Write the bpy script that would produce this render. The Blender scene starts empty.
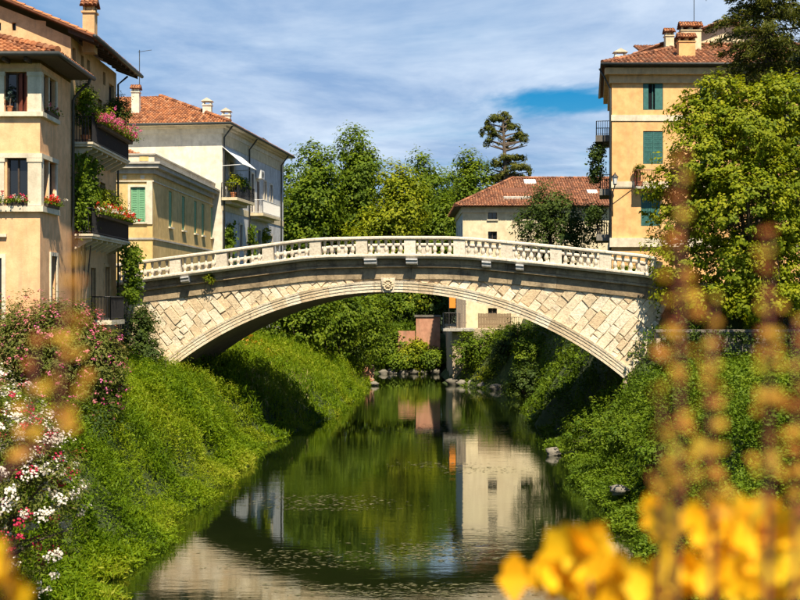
import bpy, math, random
import numpy as np
from mathutils import Vector

R_ = math.radians
rng = np.random.default_rng(7)
random.seed(7)
scene = bpy.context.scene
C = scene.collection
F = 1300.0      # focal length in photo pixels (photo 800 px wide)
HC = 7.0        # eye height above the water (z = 0)

# ------------------------------------------------------------------ camera
cam_d = bpy.data.cameras.new('camera')
cam = bpy.data.objects.new('camera', cam_d); C.objects.link(cam)
cam.location = (0, 0, HC); cam.rotation_euler = (R_(90), 0, 0)
cam_d.sensor_width = 36; cam_d.lens = 36 * F / 800
cam_d.clip_start = 0.05; cam_d.clip_end = 6000
cam_d.dof.use_dof = True; cam_d.dof.focus_distance = 63; cam_d.dof.aperture_fstop = 3.3
scene.camera = cam

# ------------------------------------------------------------------ sky and sun
SUN_EL, SUN_AZ = 57.0, 14.0          # behind the camera, a little to the right
sun_vec = Vector((math.cos(R_(SUN_EL)) * math.sin(R_(SUN_AZ)), -math.cos(R_(SUN_EL)) * math.cos(R_(SUN_AZ)), math.sin(R_(SUN_EL))))
world = bpy.data.worlds.new('World'); scene.world = world; world.use_nodes = True
wt = world.node_tree; wt.nodes.clear()
def wn(t, **kw):
    n = wt.nodes.new(t)
    for k, v in kw.items(): setattr(n, k, v)
    return n
wl = lambda a, b: wt.links.new(a, b)
sky = wn('ShaderNodeTexSky', sky_type='NISHITA', sun_disc=False, sun_elevation=R_(SUN_EL), sun_rotation=R_(180 - SUN_AZ), air_density=1.0, dust_density=0.5, ozone_density=2.5)
bg1 = wn('ShaderNodeBackground'); bg1.inputs[1].default_value = 0.052
hs = wn('ShaderNodeHueSaturation'); hs.inputs['Saturation'].default_value = 1.85
wl(sky.outputs[0], hs.inputs['Color']); wl(hs.outputs[0], bg1.inputs[0])
tc = wn('ShaderNodeTexCoord'); sep = wn('ShaderNodeSeparateXYZ'); wl(tc.outputs['Generated'], sep.inputs[0])
def wmath(op, a, b=None, c=None):
    n = wn('ShaderNodeMath', operation=op)
    for i, x in enumerate((a, b, c)):
        if x is None: continue
        if isinstance(x, (int, float)): n.inputs[i].default_value = x
        else: wl(x, n.inputs[i])
    return n.outputs[0]
zc = wmath('MAXIMUM', sep.outputs[2], 0.02)
px = wmath('DIVIDE', sep.outputs[0], zc); py = wmath('DIVIDE', sep.outputs[1], zc)
comb = wn('ShaderNodeCombineXYZ'); wl(wmath('MULTIPLY', px, 1.0), comb.inputs[0]); wl(wmath('MULTIPLY', py, 0.62), comb.inputs[1])
comb.inputs[2].default_value = 3.1
def wnoise(scale, detail, rough, off):
    mp = wn('ShaderNodeMapping'); mp.inputs['Location'].default_value = off; mp.inputs['Rotation'].default_value = (0, 0, 0.25)
    wl(comb.outputs[0], mp.inputs[0])
    n = wn('ShaderNodeTexNoise'); n.inputs['Scale'].default_value = scale; n.inputs['Detail'].default_value = detail; n.inputs['Roughness'].default_value = rough
    n.inputs['Distortion'].default_value = 0.4
    wl(mp.outputs[0], n.inputs['Vector']); return n.outputs[0]
cov = wnoise(0.36, 6, 0.55, (1.3, 0.4, 0)); tone = wnoise(0.62, 8, 0.60, (9.3, 5.4, 2))
# thin cloud sheet: seen edge-on near the horizon it closes up
tau = wmath('MULTIPLY', wmath('MAXIMUM', wmath('SUBTRACT', cov, 0.40), 0.0), 2.2)
opac = wmath('SUBTRACT', 1.0, wmath('POWER', 2.718, wmath('MULTIPLY', wmath('DIVIDE', tau, wmath('MAXIMUM', sep.outputs[2], 0.06)), -1.0)))
ramp = wn('ShaderNodeValToRGB'); wl(tone, ramp.inputs[0])
ramp.color_ramp.elements[0].position = 0.36; ramp.color_ramp.elements[0].color = (0.19, 0.285, 0.45, 1)
ramp.color_ramp.elements[1].position = 0.64; ramp.color_ramp.elements[1].color = (0.50, 0.57, 0.66, 1)
bg2 = wn('ShaderNodeBackground'); bg2.inputs[1].default_value = 0.84; wl(ramp.outputs[0], bg2.inputs[0])
# one break in the sheet where the blue shows
hx_ = wmath('DIVIDE', wmath('SUBTRACT', px, 0.86), 0.40); hy_ = wmath('DIVIDE', wmath('SUBTRACT', py, 6.5), 0.50)
hd = wmath('ADD', wmath('SQRT', wmath('ADD', wmath('MULTIPLY', hx_, hx_), wmath('MULTIPLY', hy_, hy_))), wmath('MULTIPLY', wmath('SUBTRACT', tone, 0.5), 3.2))
hole = wn('ShaderNodeMapRange', interpolation_type='SMOOTHSTEP'); wl(hd, hole.inputs[0])
for i_, v_ in ((1, 0.45), (2, 1.25), (3, 0.03), (4, 1.0)): hole.inputs[i_].default_value = v_
opac = wmath('MULTIPLY', opac, hole.outputs[0])
mx = wn('ShaderNodeMixShader'); wl(opac, mx.inputs[0]); wl(bg1.outputs[0], mx.inputs[1]); wl(bg2.outputs[0], mx.inputs[2])
wo = wn('ShaderNodeOutputWorld'); wl(mx.outputs[0], wo.inputs[0])

sun_d = bpy.data.lights.new('sun', 'SUN'); sun_d.energy = 5.0; sun_d.angle = R_(0.5); sun_d.color = (1.0, 0.875, 0.67)
sun = bpy.data.objects.new('sun', sun_d); C.objects.link(sun); sun.location = (20, -40, 80)
sun.rotation_euler = (-sun_vec).to_track_quat('-Z', 'Y').to_euler()

scene.view_settings.view_transform = 'Standard'; scene.view_settings.look = 'None'
scene.view_settings.gamma = 1; scene.view_settings.exposure = 0.95; scene.view_settings.use_curve_mapping = False
scene.render.engine = 'CYCLES'
scene.cycles.use_denoising = True
scene.cycles.max_bounces = 6; scene.cycles.diffuse_bounces = 3; scene.cycles.glossy_bounces = 3; scene.cycles.transmission_bounces = 3
scene.cycles.transparent_max_bounces = 6; scene.cycles.caustics_reflective = False; scene.cycles.caustics_refractive = False

# ================================================================== helpers
def at(u, v, Y):
    return ((u - 400) / F * Y, Y, HC + (300 - v) / F * Y)

def origin(o):
    v = Vector((0, 0, 0))
    while o is not None:
        v += o.location; o = o.parent
    return v

def tag(o, label, cat, group=None):
    o['label'] = label; o['category'] = cat
    if group: o['group'] = group
    return o

def thing(name, loc, label, cat, group=None):
    o = bpy.data.objects.new(name, None); C.objects.link(o); o.location = loc
    o.empty_display_size = 0.3
    return tag(o, label, cat, group)

def structure(o):
    o['kind'] = 'structure'; return o
def stuff(o):
    o['kind'] = 'stuff'; return o

class MB:
    """collects boxes, prisms, tubes and lathes in world coordinates"""
    def __init__(s): s.v = []; s.f = []; s.c = []
    def add(s, vs, fs):
        n = len(s.v); s.v += [tuple(p) for p in vs]; s.f += [tuple(i + n for i in f) for f in fs]
    def hexa(s, p):      # 8 points: bottom ring 0-3, top ring 4-7
        s.add(p, [(3, 2, 1, 0), (4, 5, 6, 7), (0, 1, 5, 4), (1, 2, 6, 5), (2, 3, 7, 6), (3, 0, 4, 7)])
    def box(s, x0, x1, y0, y1, z0, z1):
        s.hexa([(x0, y0, z0), (x1, y0, z0), (x1, y1, z0), (x0, y1, z0), (x0, y0, z1), (x1, y0, z1), (x1, y1, z1), (x0, y1, z1)])
    def quad(s, a, b, c, d): s.add([a, b, c, d], [(0, 1, 2, 3)])
    def prism(s, ring0, ring1):
        n = len(ring0)
        s.add(list(ring0) + list(ring1), [tuple(range(n - 1, -1, -1)), tuple(range(n, 2 * n))] + [(i, (i + 1) % n, n + (i + 1) % n, n + i) for i in range(n)])
    def tube(s, path, radii, n=8, caps=True):
        path = [Vector(p) for p in path]
        if isinstance(radii, (int, float)): radii = [radii] * len(path)
        vs = []; up = None
        for i, p in enumerate(path):
            t = (path[min(i + 1, len(path) - 1)] - path[max(i - 1, 0)])
            if t.length < 1e-9: t = Vector((0, 0, 1))
            t.normalize()
            if up is None: up = Vector((1, 0, 0)) if abs(t.z) > 0.7 else Vector((0, 0, 1))
            a = t.cross(up)
            if a.length < 1e-6: a = t.cross(Vector((0.3, 1, 0.2)))
            a.normalize(); b = a.cross(t); b.normalize(); up = b
            for k in range(n):
                q = 2 * math.pi * k / n
                vs.append(p + (a * math.cos(q) + b * math.sin(q)) * radii[i])
        fs = [(i * n + k, i * n + (k + 1) % n, (i + 1) * n + (k + 1) % n, (i + 1) * n + k) for i in range(len(path) - 1) for k in range(n)]
        if caps: fs += [tuple(range(n - 1, -1, -1)), tuple((len(path) - 1) * n + k for k in range(n))]
        s.add(vs, fs)
    def lathe(s, prof, c, n=10):
        vs = []
        for r, z in prof:
            for k in range(n):
                q = 2 * math.pi * k / n
                vs.append((c[0] + r * math.cos(q), c[1] + r * math.sin(q), c[2] + z))
        m = len(prof)
        fs = [(i * n + k, i * n + (k + 1) % n, (i + 1) * n + (k + 1) % n, (i + 1) * n + k) for i in range(m - 1) for k in range(n)]
        fs += [tuple(range(n - 1, -1, -1)), tuple((m - 1) * n + k for k in range(n))]
        s.add(vs, fs)
    def mesh(s, name, off=(0, 0, 0), smooth=False):
        me = bpy.data.meshes.new(name)
        me.from_pydata([(p[0] - off[0], p[1] - off[1], p[2] - off[2]) for p in s.v], [], s.f)
        if smooth: me.polygons.foreach_set('use_smooth', [True] * len(me.polygons))
        me.update(); return me
    def build(s, name, mat, parent=None, smooth=False, loc=None):
        if parent is None and loc is None: loc = (0, 0, 0)
        off = origin(parent) if parent is not None else Vector(loc)
        me = s.mesh(name, off, smooth)
        o = bpy.data.objects.new(name, me); C.objects.link(o)
        if parent is not None: o.parent = parent
        else: o.location = loc
        me.materials.append(mat)
        return o

def link(name, me, parent, loc=(0, 0, 0), rz=0, scale=None):
    o = bpy.data.objects.new(name, me); C.objects.link(o); o.parent = parent
    o.location = Vector(loc) - origin(parent); o.rotation_euler = (0, 0, rz)
    if scale: o.scale = scale
    return o

# ------------------------------------------------------------------ materials
def nodes(name):
    m = bpy.data.materials.new(name); m.use_nodes = True; t = m.node_tree; t.nodes.clear()
    out = t.nodes.new('ShaderNodeOutputMaterial'); b = t.nodes.new('ShaderNodeBsdfPrincipled')
    t.links.new(b.outputs[0], out.inputs[0]); return m, t, b, out
def rampn(t, fac, stops):
    r = t.nodes.new('ShaderNodeValToRGB'); e = r.color_ramp.elements
    while len(e) < len(stops): e.new(0.5)
    for k, (p, c) in enumerate(stops): e[k].position = p; e[k].color = (*c, 1)
    t.links.new(fac, r.inputs[0]); return r.outputs[0]
def noisen(t, scale, detail=5, rough=0.55, coord='Object', stretch=None):
    tcn = t.nodes.new('ShaderNodeTexCoord'); n = t.nodes.new('ShaderNodeTexNoise')
    n.inputs['Scale'].default_value = scale; n.inputs['Detail'].default_value = detail; n.inputs['Roughness'].default_value = rough
    src = tcn.outputs['Object']
    if coord == 'World':
        g = t.nodes.new('ShaderNodeNewGeometry'); src = g.outputs['Position']
    if stretch:
        mp = t.nodes.new('ShaderNodeMapping'); mp.inputs['Scale'].default_value = stretch; t.links.new(src, mp.inputs[0]); src = mp.outputs[0]
    t.links.new(src, n.inputs['Vector']); return n.outputs[0]
def mixc(t, fac, a, b, mode='MIX'):
    n = t.nodes.new('ShaderNodeMix'); n.data_type = 'RGBA'; n.blend_type = mode
    for i, x in ((0, fac), (6, a), (7, b)):
        if isinstance(x, (int, float)): n.inputs[i].default_value = x
        elif isinstance(x, tuple): n.inputs[i].default_value = (*x, 1)
        else: t.links.new(x, n.inputs[i])
    return n.outputs[2]
def bump(t, b, h, strength, dist):
    n = t.nodes.new('ShaderNodeBump'); n.inputs['Strength'].default_value = strength; n.inputs['Distance'].default_value = dist
    t.links.new(h, n.inputs['Height']); t.links.new(n.outputs[0], b.inputs['Normal'])
def wpos(t):
    return t.nodes.new('ShaderNodeNewGeometry').outputs['Position']

def plaster(name, col, col2, stain=(0.25, 0.2, 0.15), amount=0.55):
    m, t, b, o = nodes(name)
    n1 = noisen(t, 0.55, 7, 0.62, 'World'); n2 = noisen(t, 1.0, 6, 0.65, 'World', (2.6, 2.6, 0.35)); n3 = noisen(t, 22, 4, 0.6, 'World')
    c = rampn(t, n1, [(0.35, col2), (0.62, col)])
    st = rampn(t, n2, [(0.50, (0, 0, 0)), (0.74, (1, 1, 1))])
    mm = t.nodes.new('ShaderNodeMath'); mm.operation = 'MULTIPLY'; t.links.new(st, mm.inputs[0]); mm.inputs[1].default_value = amount
    c = mixc(t, mm.outputs[0], c, stain)
    n5 = noisen(t, 2.4, 5, 0.6, 'World'); c = mixc(t, 1.0, c, rampn(t, n5, [(0.36, (0.84, 0.83, 0.81)), (0.60, (1.04, 1.04, 1.04))]), 'MULTIPLY')
    g = rampn(t, n3, [(0.3, (0.9, 0.9, 0.9)), (0.7, (1.06, 1.06, 1.06))])
    c = mixc(t, 1.0, c, g, 'MULTIPLY')
    t.links.new(c, b.inputs['Base Color']); b.inputs['Roughness'].default_value = 0.92; b.inputs['Specular IOR Level'].default_value = 0.2
    bump(t, b, n3, 0.25, 0.02); return m

def simple(name, col, rough=0.6, metal=0.0, vary=0.25, scale=6, spec=0.4):
    m, t, b, o = nodes(name)
    n1 = noisen(t, scale, 5, 0.6, 'World')
    lo = tuple(x * (1 - vary) for x in col); hi = tuple(min(1, x * (1 + vary)) for x in col)
    t.links.new(rampn(t, n1, [(0.3, lo), (0.7, hi)]), b.inputs['Base Color'])
    b.inputs['Roughness'].default_value = rough; b.inputs['Metallic'].default_value = metal; b.inputs['Specular IOR Level'].default_value = spec
    return m

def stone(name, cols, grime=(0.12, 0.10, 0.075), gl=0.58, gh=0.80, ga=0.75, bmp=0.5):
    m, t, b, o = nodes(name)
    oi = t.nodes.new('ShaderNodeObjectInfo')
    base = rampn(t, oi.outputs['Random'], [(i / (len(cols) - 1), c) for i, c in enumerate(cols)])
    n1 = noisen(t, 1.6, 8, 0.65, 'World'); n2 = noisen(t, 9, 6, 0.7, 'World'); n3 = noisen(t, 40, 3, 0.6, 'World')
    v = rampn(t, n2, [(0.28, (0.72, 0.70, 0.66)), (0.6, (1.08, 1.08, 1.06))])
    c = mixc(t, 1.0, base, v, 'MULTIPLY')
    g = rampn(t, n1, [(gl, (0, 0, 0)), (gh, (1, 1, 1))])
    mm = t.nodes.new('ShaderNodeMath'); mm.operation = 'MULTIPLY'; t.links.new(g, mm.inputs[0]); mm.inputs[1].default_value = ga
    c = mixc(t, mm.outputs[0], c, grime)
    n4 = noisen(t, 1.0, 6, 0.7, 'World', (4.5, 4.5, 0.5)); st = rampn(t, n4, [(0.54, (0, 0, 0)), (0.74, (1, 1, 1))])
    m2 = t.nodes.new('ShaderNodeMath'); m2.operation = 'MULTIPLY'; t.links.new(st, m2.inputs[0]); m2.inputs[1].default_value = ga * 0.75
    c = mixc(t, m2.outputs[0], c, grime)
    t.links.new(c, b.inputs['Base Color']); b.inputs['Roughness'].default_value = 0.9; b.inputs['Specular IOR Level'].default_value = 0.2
    bump(t, b, n2, bmp, 0.05); return m

def leafmat(name, cols, transl=0.35, rough=0.6, spec=0.18):
    m, t, b, o = nodes(name)
    a = t.nodes.new('ShaderNodeAttribute'); a.attribute_name = 'rnd'
    c = rampn(t, a.outputs['Fac'], [(i / (len(cols) - 1), x) for i, x in enumerate(cols)])
    t.links.new(c, b.inputs['Base Color']); b.inputs['Roughness'].default_value = rough; b.inputs['Specular IOR Level'].default_value = spec
    tr = t.nodes.new('ShaderNodeBsdfTranslucent')
    t.links.new(mixc(t, 1.0, c, (1.15, 1.1, 0.5), 'MULTIPLY'), tr.inputs[0])
    mxn = t.nodes.new('ShaderNodeMixShader'); mxn.inputs[0].default_value = transl
    t.links.new(b.outputs[0], mxn.inputs[1]); t.links.new(tr.outputs[0], mxn.inputs[2]); t.links.new(mxn.outputs[0], o.inputs[0])
    return m

def tilemat(name, cols):
    m, t, b, o = nodes(name)
    a = t.nodes.new('ShaderNodeAttribute'); a.attribute_name = 'rnd'
    c = rampn(t, a.outputs['Fac'], [(i / (len(cols) - 1), x) for i, x in enumerate(cols)])
    n = noisen(t, 3, 6, 0.7, 'World')
    g = rampn(t, n, [(0.5, (1, 1, 1)), (0.75, (0.45, 0.42, 0.38))])
    t.links.new(mixc(t, 1.0, c, g, 'MULTIPLY'), b.inputs['Base Color']); b.inputs['Roughness'].default_value = 0.85; b.inputs['Specular IOR Level'].default_value = 0.2
    return m

M = {}
M['ochre'] = plaster('ochre_plaster', (0.86, 0.525, 0.285), (0.77, 0.435, 0.22), (0.40, 0.28, 0.18), 0.6)
M['ochre2'] = plaster('weathered_ochre_plaster', (0.66, 0.44, 0.235), (0.56, 0.37, 0.19), (0.28, 0.21, 0.14), 0.6)
M['apricot'] = plaster('apricot_plaster', (0.80, 0.475, 0.21), (0.72, 0.405, 0.165), (0.44, 0.30, 0.17), 0.5)
M['yellow'] = plaster('yellow_plaster', (0.72, 0.525, 0.235), (0.62, 0.43, 0.17), (0.34, 0.26, 0.13), 0.5)
M['white'] = plaster('white_plaster', (0.72, 0.67, 0.56), (0.64, 0.58, 0.46), (0.36, 0.33, 0.28), 0.4)
M['shade_white'] = plaster('shaded_white_plaster', (0.60, 0.61, 0.61), (0.50, 0.51, 0.52), (0.24, 0.23, 0.23), 0.55)  # cool grey puts the shade of the side walls into the colour
M['cream'] = plaster('cream_plaster', (0.70, 0.61, 0.42), (0.62, 0.52, 0.34), (0.40, 0.33, 0.22), 0.4)
M['trim'] = plaster('pale_stone_trim', (0.72, 0.645, 0.50), (0.63, 0.55, 0.42), (0.30, 0.26, 0.20), 0.4)
M['cornice'] = plaster('grey_cornice_plaster', (0.50, 0.47, 0.41), (0.40, 0.37, 0.32), (0.18, 0.165, 0.145), 0.5)
M['pinkwall'] = plaster('pink_brick_render', (0.50, 0.26, 0.17), (0.42, 0.19, 0.12), (0.16, 0.13, 0.08), 0.7)
M['stone'] = stone('pale_limestone', [(0.56, 0.44, 0.29), (0.68, 0.56, 0.395), (0.75, 0.65, 0.49), (0.62, 0.47, 0.30), (0.71, 0.62, 0.48), (0.77, 0.68, 0.53)], gl=0.57, gh=0.80, ga=0.65, bmp=0.8)
M['mortar'] = stone('dark_joint_mortar', [(0.43, 0.345, 0.24), (0.46, 0.365, 0.255)])
M['balu'] = stone('white_balustrade_stone', [(0.56, 0.50, 0.41), (0.66, 0.59, 0.49), (0.60, 0.53, 0.43), (0.70, 0.64, 0.54)], grime=(0.20, 0.17, 0.13), gl=0.56, gh=0.82, ga=0.6)
M['frieze'] = stone('shaded_cornice_stone', [(0.30, 0.225, 0.14), (0.40, 0.315, 0.205)], grime=(0.07, 0.055, 0.04), gl=0.45, gh=0.68, ga=0.75)  # grimy brown, darkened in colour for the shadow under the parapet
M['bracket'] = stone('grey_stone', [(0.42, 0.42, 0.43), (0.50, 0.50, 0.50)])
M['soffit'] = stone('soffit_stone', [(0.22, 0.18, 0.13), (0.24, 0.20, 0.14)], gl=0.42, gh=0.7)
M['rubble'] = stone('grey_rubble', [(0.13, 0.12, 0.11), (0.22, 0.21, 0.19), (0.17, 0.16, 0.14)], gl=0.4, gh=0.7)  # dark grey, doubling as painted shade on garden wall and side balconies
M['rock'] = stone('pale_rock', [(0.13, 0.12, 0.10), (0.24, 0.22, 0.185)])
M['asphalt'] = simple('road_stone', (0.12, 0.11, 0.10), 0.9)
M['tile'] = tilemat('terracotta_tiles', [(0.16, 0.065, 0.035), (0.36, 0.14, 0.06), (0.48, 0.20, 0.085), (0.25, 0.105, 0.055), (0.50, 0.26, 0.14)])
M['tile_far'] = tilemat('weathered_terracotta_tiles', [(0.12, 0.055, 0.035), (0.28, 0.115, 0.06), (0.40, 0.18, 0.095), (0.19, 0.09, 0.055), (0.33, 0.17, 0.10)])
M['tilebase'] = simple('terracotta_bed', (0.14, 0.055, 0.03), 0.95)
M['gutter'] = simple('dark_zinc', (0.045, 0.05, 0.05), 0.55, 0.3)
M['iron'] = simple('black_iron', (0.018, 0.018, 0.02), 0.5, 0.2)
M['darkwood'] = simple('dark_eave_wood', (0.055, 0.038, 0.027), 0.8, vary=0.4, scale=12)
M['shutter_red'] = simple('red_brown_shutter_paint', (0.20, 0.055, 0.035), 0.55)
M['shutter_green'] = simple('green_shutter_paint', (0.16, 0.36, 0.20), 0.6, vary=0.12)
M['shutter_teal'] = simple('teal_shutter_paint', (0.035, 0.13, 0.12), 0.55)
M['shutter_brown'] = simple('brown_shutter_paint', (0.10, 0.07, 0.05), 0.6)
M['wood'] = simple('weathered_grey_wood', (0.20, 0.165, 0.13), 0.85, vary=0.35, scale=14)
M['fencewood'] = simple('weathered_brown_wood', (0.21, 0.15, 0.09), 0.85, vary=0.35, scale=14)
M['orange'] = simple('orange_cloth', (0.72, 0.24, 0.03), 0.9, vary=0.12)
M['awning'] = simple('white_awning_cloth', (0.72, 0.72, 0.72), 0.9, vary=0.08)
M['terracotta'] = simple('terracotta_pot', (0.45, 0.17, 0.07), 0.85)
M['concrete'] = simple('pale_concrete', (0.36, 0.34, 0.30), 0.9, vary=0.3, scale=4)
M['aircon'] = simple('white_metal', (0.65, 0.65, 0.64), 0.45, vary=0.05)
M['bark'] = simple('grey_bark', (0.10, 0.075, 0.055), 0.95, vary=0.4, scale=10)
M['stem'] = simple('dark_red_stem', (0.13, 0.035, 0.03), 0.7)
mg, tg, bgp, og = nodes('window_glass'); bgp.inputs['Base Color'].default_value = (0.012, 0.014, 0.017, 1); bgp.inputs['Roughness'].default_value = 0.06; bgp.inputs['Specular IOR Level'].default_value = 0.6
M['glass'] = mg
mg, tg, bgp, og = nodes('lantern_glass'); bgp.inputs['Base Color'].default_value = (0.75, 0.75, 0.72, 1); bgp.inputs['Roughness'].default_value = 0.15
M['lampglass'] = mg
# soil under the plants
mg, tg, bgp, og = nodes('earth'); n_ = noisen(tg, 1.5, 8, 0.65, 'World')
tg.links.new(rampn(tg, n_, [(0.3, (0.022, 0.036, 0.006)), (0.6, (0.045, 0.068, 0.010)), (0.8, (0.075, 0.075, 0.022))]), bgp.inputs['Base Color']); bgp.inputs['Roughness'].default_value = 1
M['earth'] = mg
# water: dark green body, wind ripples on a glossy surface
mg, tg, bgp, og = nodes('river_water')
g_ = tg.nodes.new('ShaderNodeNewGeometry')
n1 = noisen(tg, 0.22, 4, 0.55, 'World'); n2 = noisen(tg, 1.0, 4, 0.6, 'World', (1.5, 4.5, 1)); n3 = noisen(tg, 1.0, 3, 0.55, 'World', (0.5, 1.3, 1))
tg.links.new(rampn(tg, n1, [(0.35, (0.004, 0.008, 0.0015)), (0.65, (0.009, 0.015, 0.003))]), bgp.inputs['Base Color'])
bgp.inputs['IOR'].default_value = 1.45; bgp.inputs['Specular IOR Level'].default_value = 0.75
tg.links.new(rampn(tg, n1, [(0.45, (0.005,) * 3), (0.75, (0.03,) * 3)]), bgp.inputs['Roughness'])
ma = tg.nodes.new('ShaderNodeMath'); ma.operation = 'MULTIPLY_ADD'; tg.links.new(n2, ma.inputs[0]); ma.inputs[1].default_value = 0.45; tg.links.new(n3, ma.inputs[2])
# calmer and livelier stretches
cal = rampn(tg, noisen(tg, 0.13, 3, 0.5, 'World', (1, 0.6, 1)), [(0.36, (0.03,) * 3), (0.68, (0.20,) * 3)])
bn = tg.nodes.new('ShaderNodeBump'); bn.inputs['Distance'].default_value = 0.035; tg.links.new(ma.outputs[0], bn.inputs['Height']); tg.links.new(cal, bn.inputs['Strength']); tg.links.new(bn.outputs[0], bgp.inputs['Normal'])
gl_ = tg.nodes.new('ShaderNodeBsdfGlossy'); gl_.inputs['Roughness'].default_value = 0.01; gl_.inputs['Color'].default_value = (0.93, 0.95, 0.90, 1); tg.links.new(bn.outputs[0], gl_.inputs['Normal'])
mw = tg.nodes.new('ShaderNodeMixShader'); mw.inputs[0].default_value = 0.26; tg.links.new(bgp.outputs[0], mw.inputs[1]); tg.links.new(gl_.outputs[0], mw.inputs[2]); tg.links.new(mw.outputs[0], og.inputs[0])
M['water'] = mg
# foliage
M['lime'] = leafmat('lime_leaves', [(0.075, 0.12, 0.005), (0.16, 0.21, 0.007), (0.25, 0.285, 0.009), (0.36, 0.36, 0.02)], 0.42)
M['mid'] = leafmat('mid_green_leaves', [(0.045, 0.088, 0.005), (0.108, 0.172, 0.009), (0.20, 0.262, 0.014)], 0.42)
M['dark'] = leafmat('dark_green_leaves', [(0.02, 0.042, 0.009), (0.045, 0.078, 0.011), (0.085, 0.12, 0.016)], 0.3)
M['conifer'] = leafmat('conifer_needles', [(0.035, 0.05, 0.010), (0.085, 0.10, 0.014), (0.16, 0.155, 0.02)], 0.3)
M['blue'] = leafmat('blue_green_needles', [(0.05, 0.085, 0.08), (0.10, 0.15, 0.14)], 0.2)
M['weed'] = leafmat('bank_weeds', [(0.042, 0.092, 0.002), (0.105, 0.18, 0.003), (0.185, 0.258, 0.005), (0.34, 0.345, 0.03)], 0.38)
M['ivy'] = leafmat('ivy_leaves', [(0.04, 0.085, 0.004), (0.095, 0.155, 0.006), (0.16, 0.215, 0.010)], 0.3)
M['straw'] = leafmat('dry_grass', [(0.22, 0.21, 0.06), (0.40, 0.33, 0.14), (0.46, 0.40, 0.22)], 0.3)
M['olean'] = leafmat('oleander_leaves', [(0.055, 0.075, 0.012), (0.11, 0.135, 0.018), (0.20, 0.18, 0.05)], 0.3)
M['pink'] = leafmat('pink_petals', [(0.52, 0.09, 0.16), (0.66, 0.22, 0.30), (0.58, 0.20, 0.16)], 0.35)
M['hotpink'] = leafmat('magenta_petals', [(0.62, 0.04, 0.22), (0.74, 0.22, 0.42)], 0.35)
M['crimson'] = leafmat('crimson_petals', [(0.45, 0.015, 0.06), (0.60, 0.05, 0.12)], 0.35)
M['red'] = leafmat('red_petals', [(0.62, 0.015, 0.015), (0.72, 0.04, 0.03)], 0.3)
M['whitep'] = leafmat('white_petals', [(0.66, 0.58, 0.52), (0.82, 0.78, 0.72)], 0.3)
M['yleaf'] = leafmat('yellow_leaves', [(0.74, 0.36, 0.006), (0.84, 0.50, 0.010), (0.88, 0.60, 0.03)], 0.35)
M['amber'] = leafmat('amber_leaves', [(0.28, 0.07, 0.02), (0.44, 0.16, 0.03), (0.60, 0.34, 0.04), (0.52, 0.40, 0.04)], 0.4)
M['rust'] = leafmat('rust_leaves', [(0.22, 0.05, 0.03), (0.38, 0.10, 0.04)], 0.3)
M['pond'] = leafmat('water_weed_leaves', [(0.04, 0.045, 0.014), (0.10, 0.10, 0.04), (0.20, 0.18, 0.10)], 0.1)

# ------------------------------------------------------------------ leaves
def rand_unit(n, g=None):
    v = (g or rng).normal(size=(n, 3)); return v / np.linalg.norm(v, axis=1, keepdims=True)
def leaf_obj(name, mat, pts, size, nrm=None, rnd=None, parent=None, loc=None, aspect=0.5, along=None, fold=0.18):
    """one small folded quad for each point; size = leaf length"""
    pts = np.asarray(pts, float); n = len(pts)
    size = np.broadcast_to(np.asarray(size, float), (n,))[:, None]; aspect = np.broadcast_to(np.asarray(aspect, float), (n,))[:, None]
    if nrm is None: nrm = rand_unit(n)
    nrm = nrm / (np.linalg.norm(nrm, axis=1, keepdims=True) + 1e-9)
    d = rand_unit(n) if along is None else along
    if along is None:
        d = d - nrm * np.sum(d * nrm, axis=1, keepdims=True)
    d = d / (np.linalg.norm(d, axis=1, keepdims=True) + 1e-9)
    w = np.cross(nrm, d); w /= (np.linalg.norm(w, axis=1, keepdims=True) + 1e-9)
    nn = np.cross(d, w)
    V = np.empty((n, 4, 3))
    V[:, 0] = pts - d * size * 0.5
    V[:, 1] = pts + w * size * aspect * 0.5 + nn * size * fold * 0.5
    V[:, 2] = pts + d * size * 0.5
    V[:, 3] = pts - w * size * aspect * 0.5 + nn * size * fold * 0.5
    off = np.array(origin(parent)) if parent is not None else np.array(loc if loc is not None else (0, 0, 0), float)
    V = (V.reshape(-1, 3) - off).astype(np.float32)
    me = bpy.data.meshes.new(name)
    me.vertices.add(4 * n); me.vertices.foreach_set('co', V.ravel())
    me.loops.add(4 * n); me.loops.foreach_set('vertex_index', np.arange(4 * n, dtype=np.int32))
    me.polygons.add(n); me.polygons.foreach_set('loop_start', np.arange(0, 4 * n, 4, dtype=np.int32))
    try: me.polygons.foreach_set('loop_total', np.full(n, 4, dtype=np.int32))
    except Exception: pass
    me.update(calc_edges=True)
    if rnd is None: rnd = rng.random(n)
    at_ = me.attributes.new('rnd', 'FLOAT', 'POINT'); at_.data.foreach_set('value', np.repeat(np.clip(rnd, 0, 1), 4).astype(np.float32))
    me.materials.append(mat)
    o = bpy.data.objects.new(name, me); C.objects.link(o)
    if parent is not None: o.parent = parent
    elif loc is not None: o.location = loc
    return o

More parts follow.
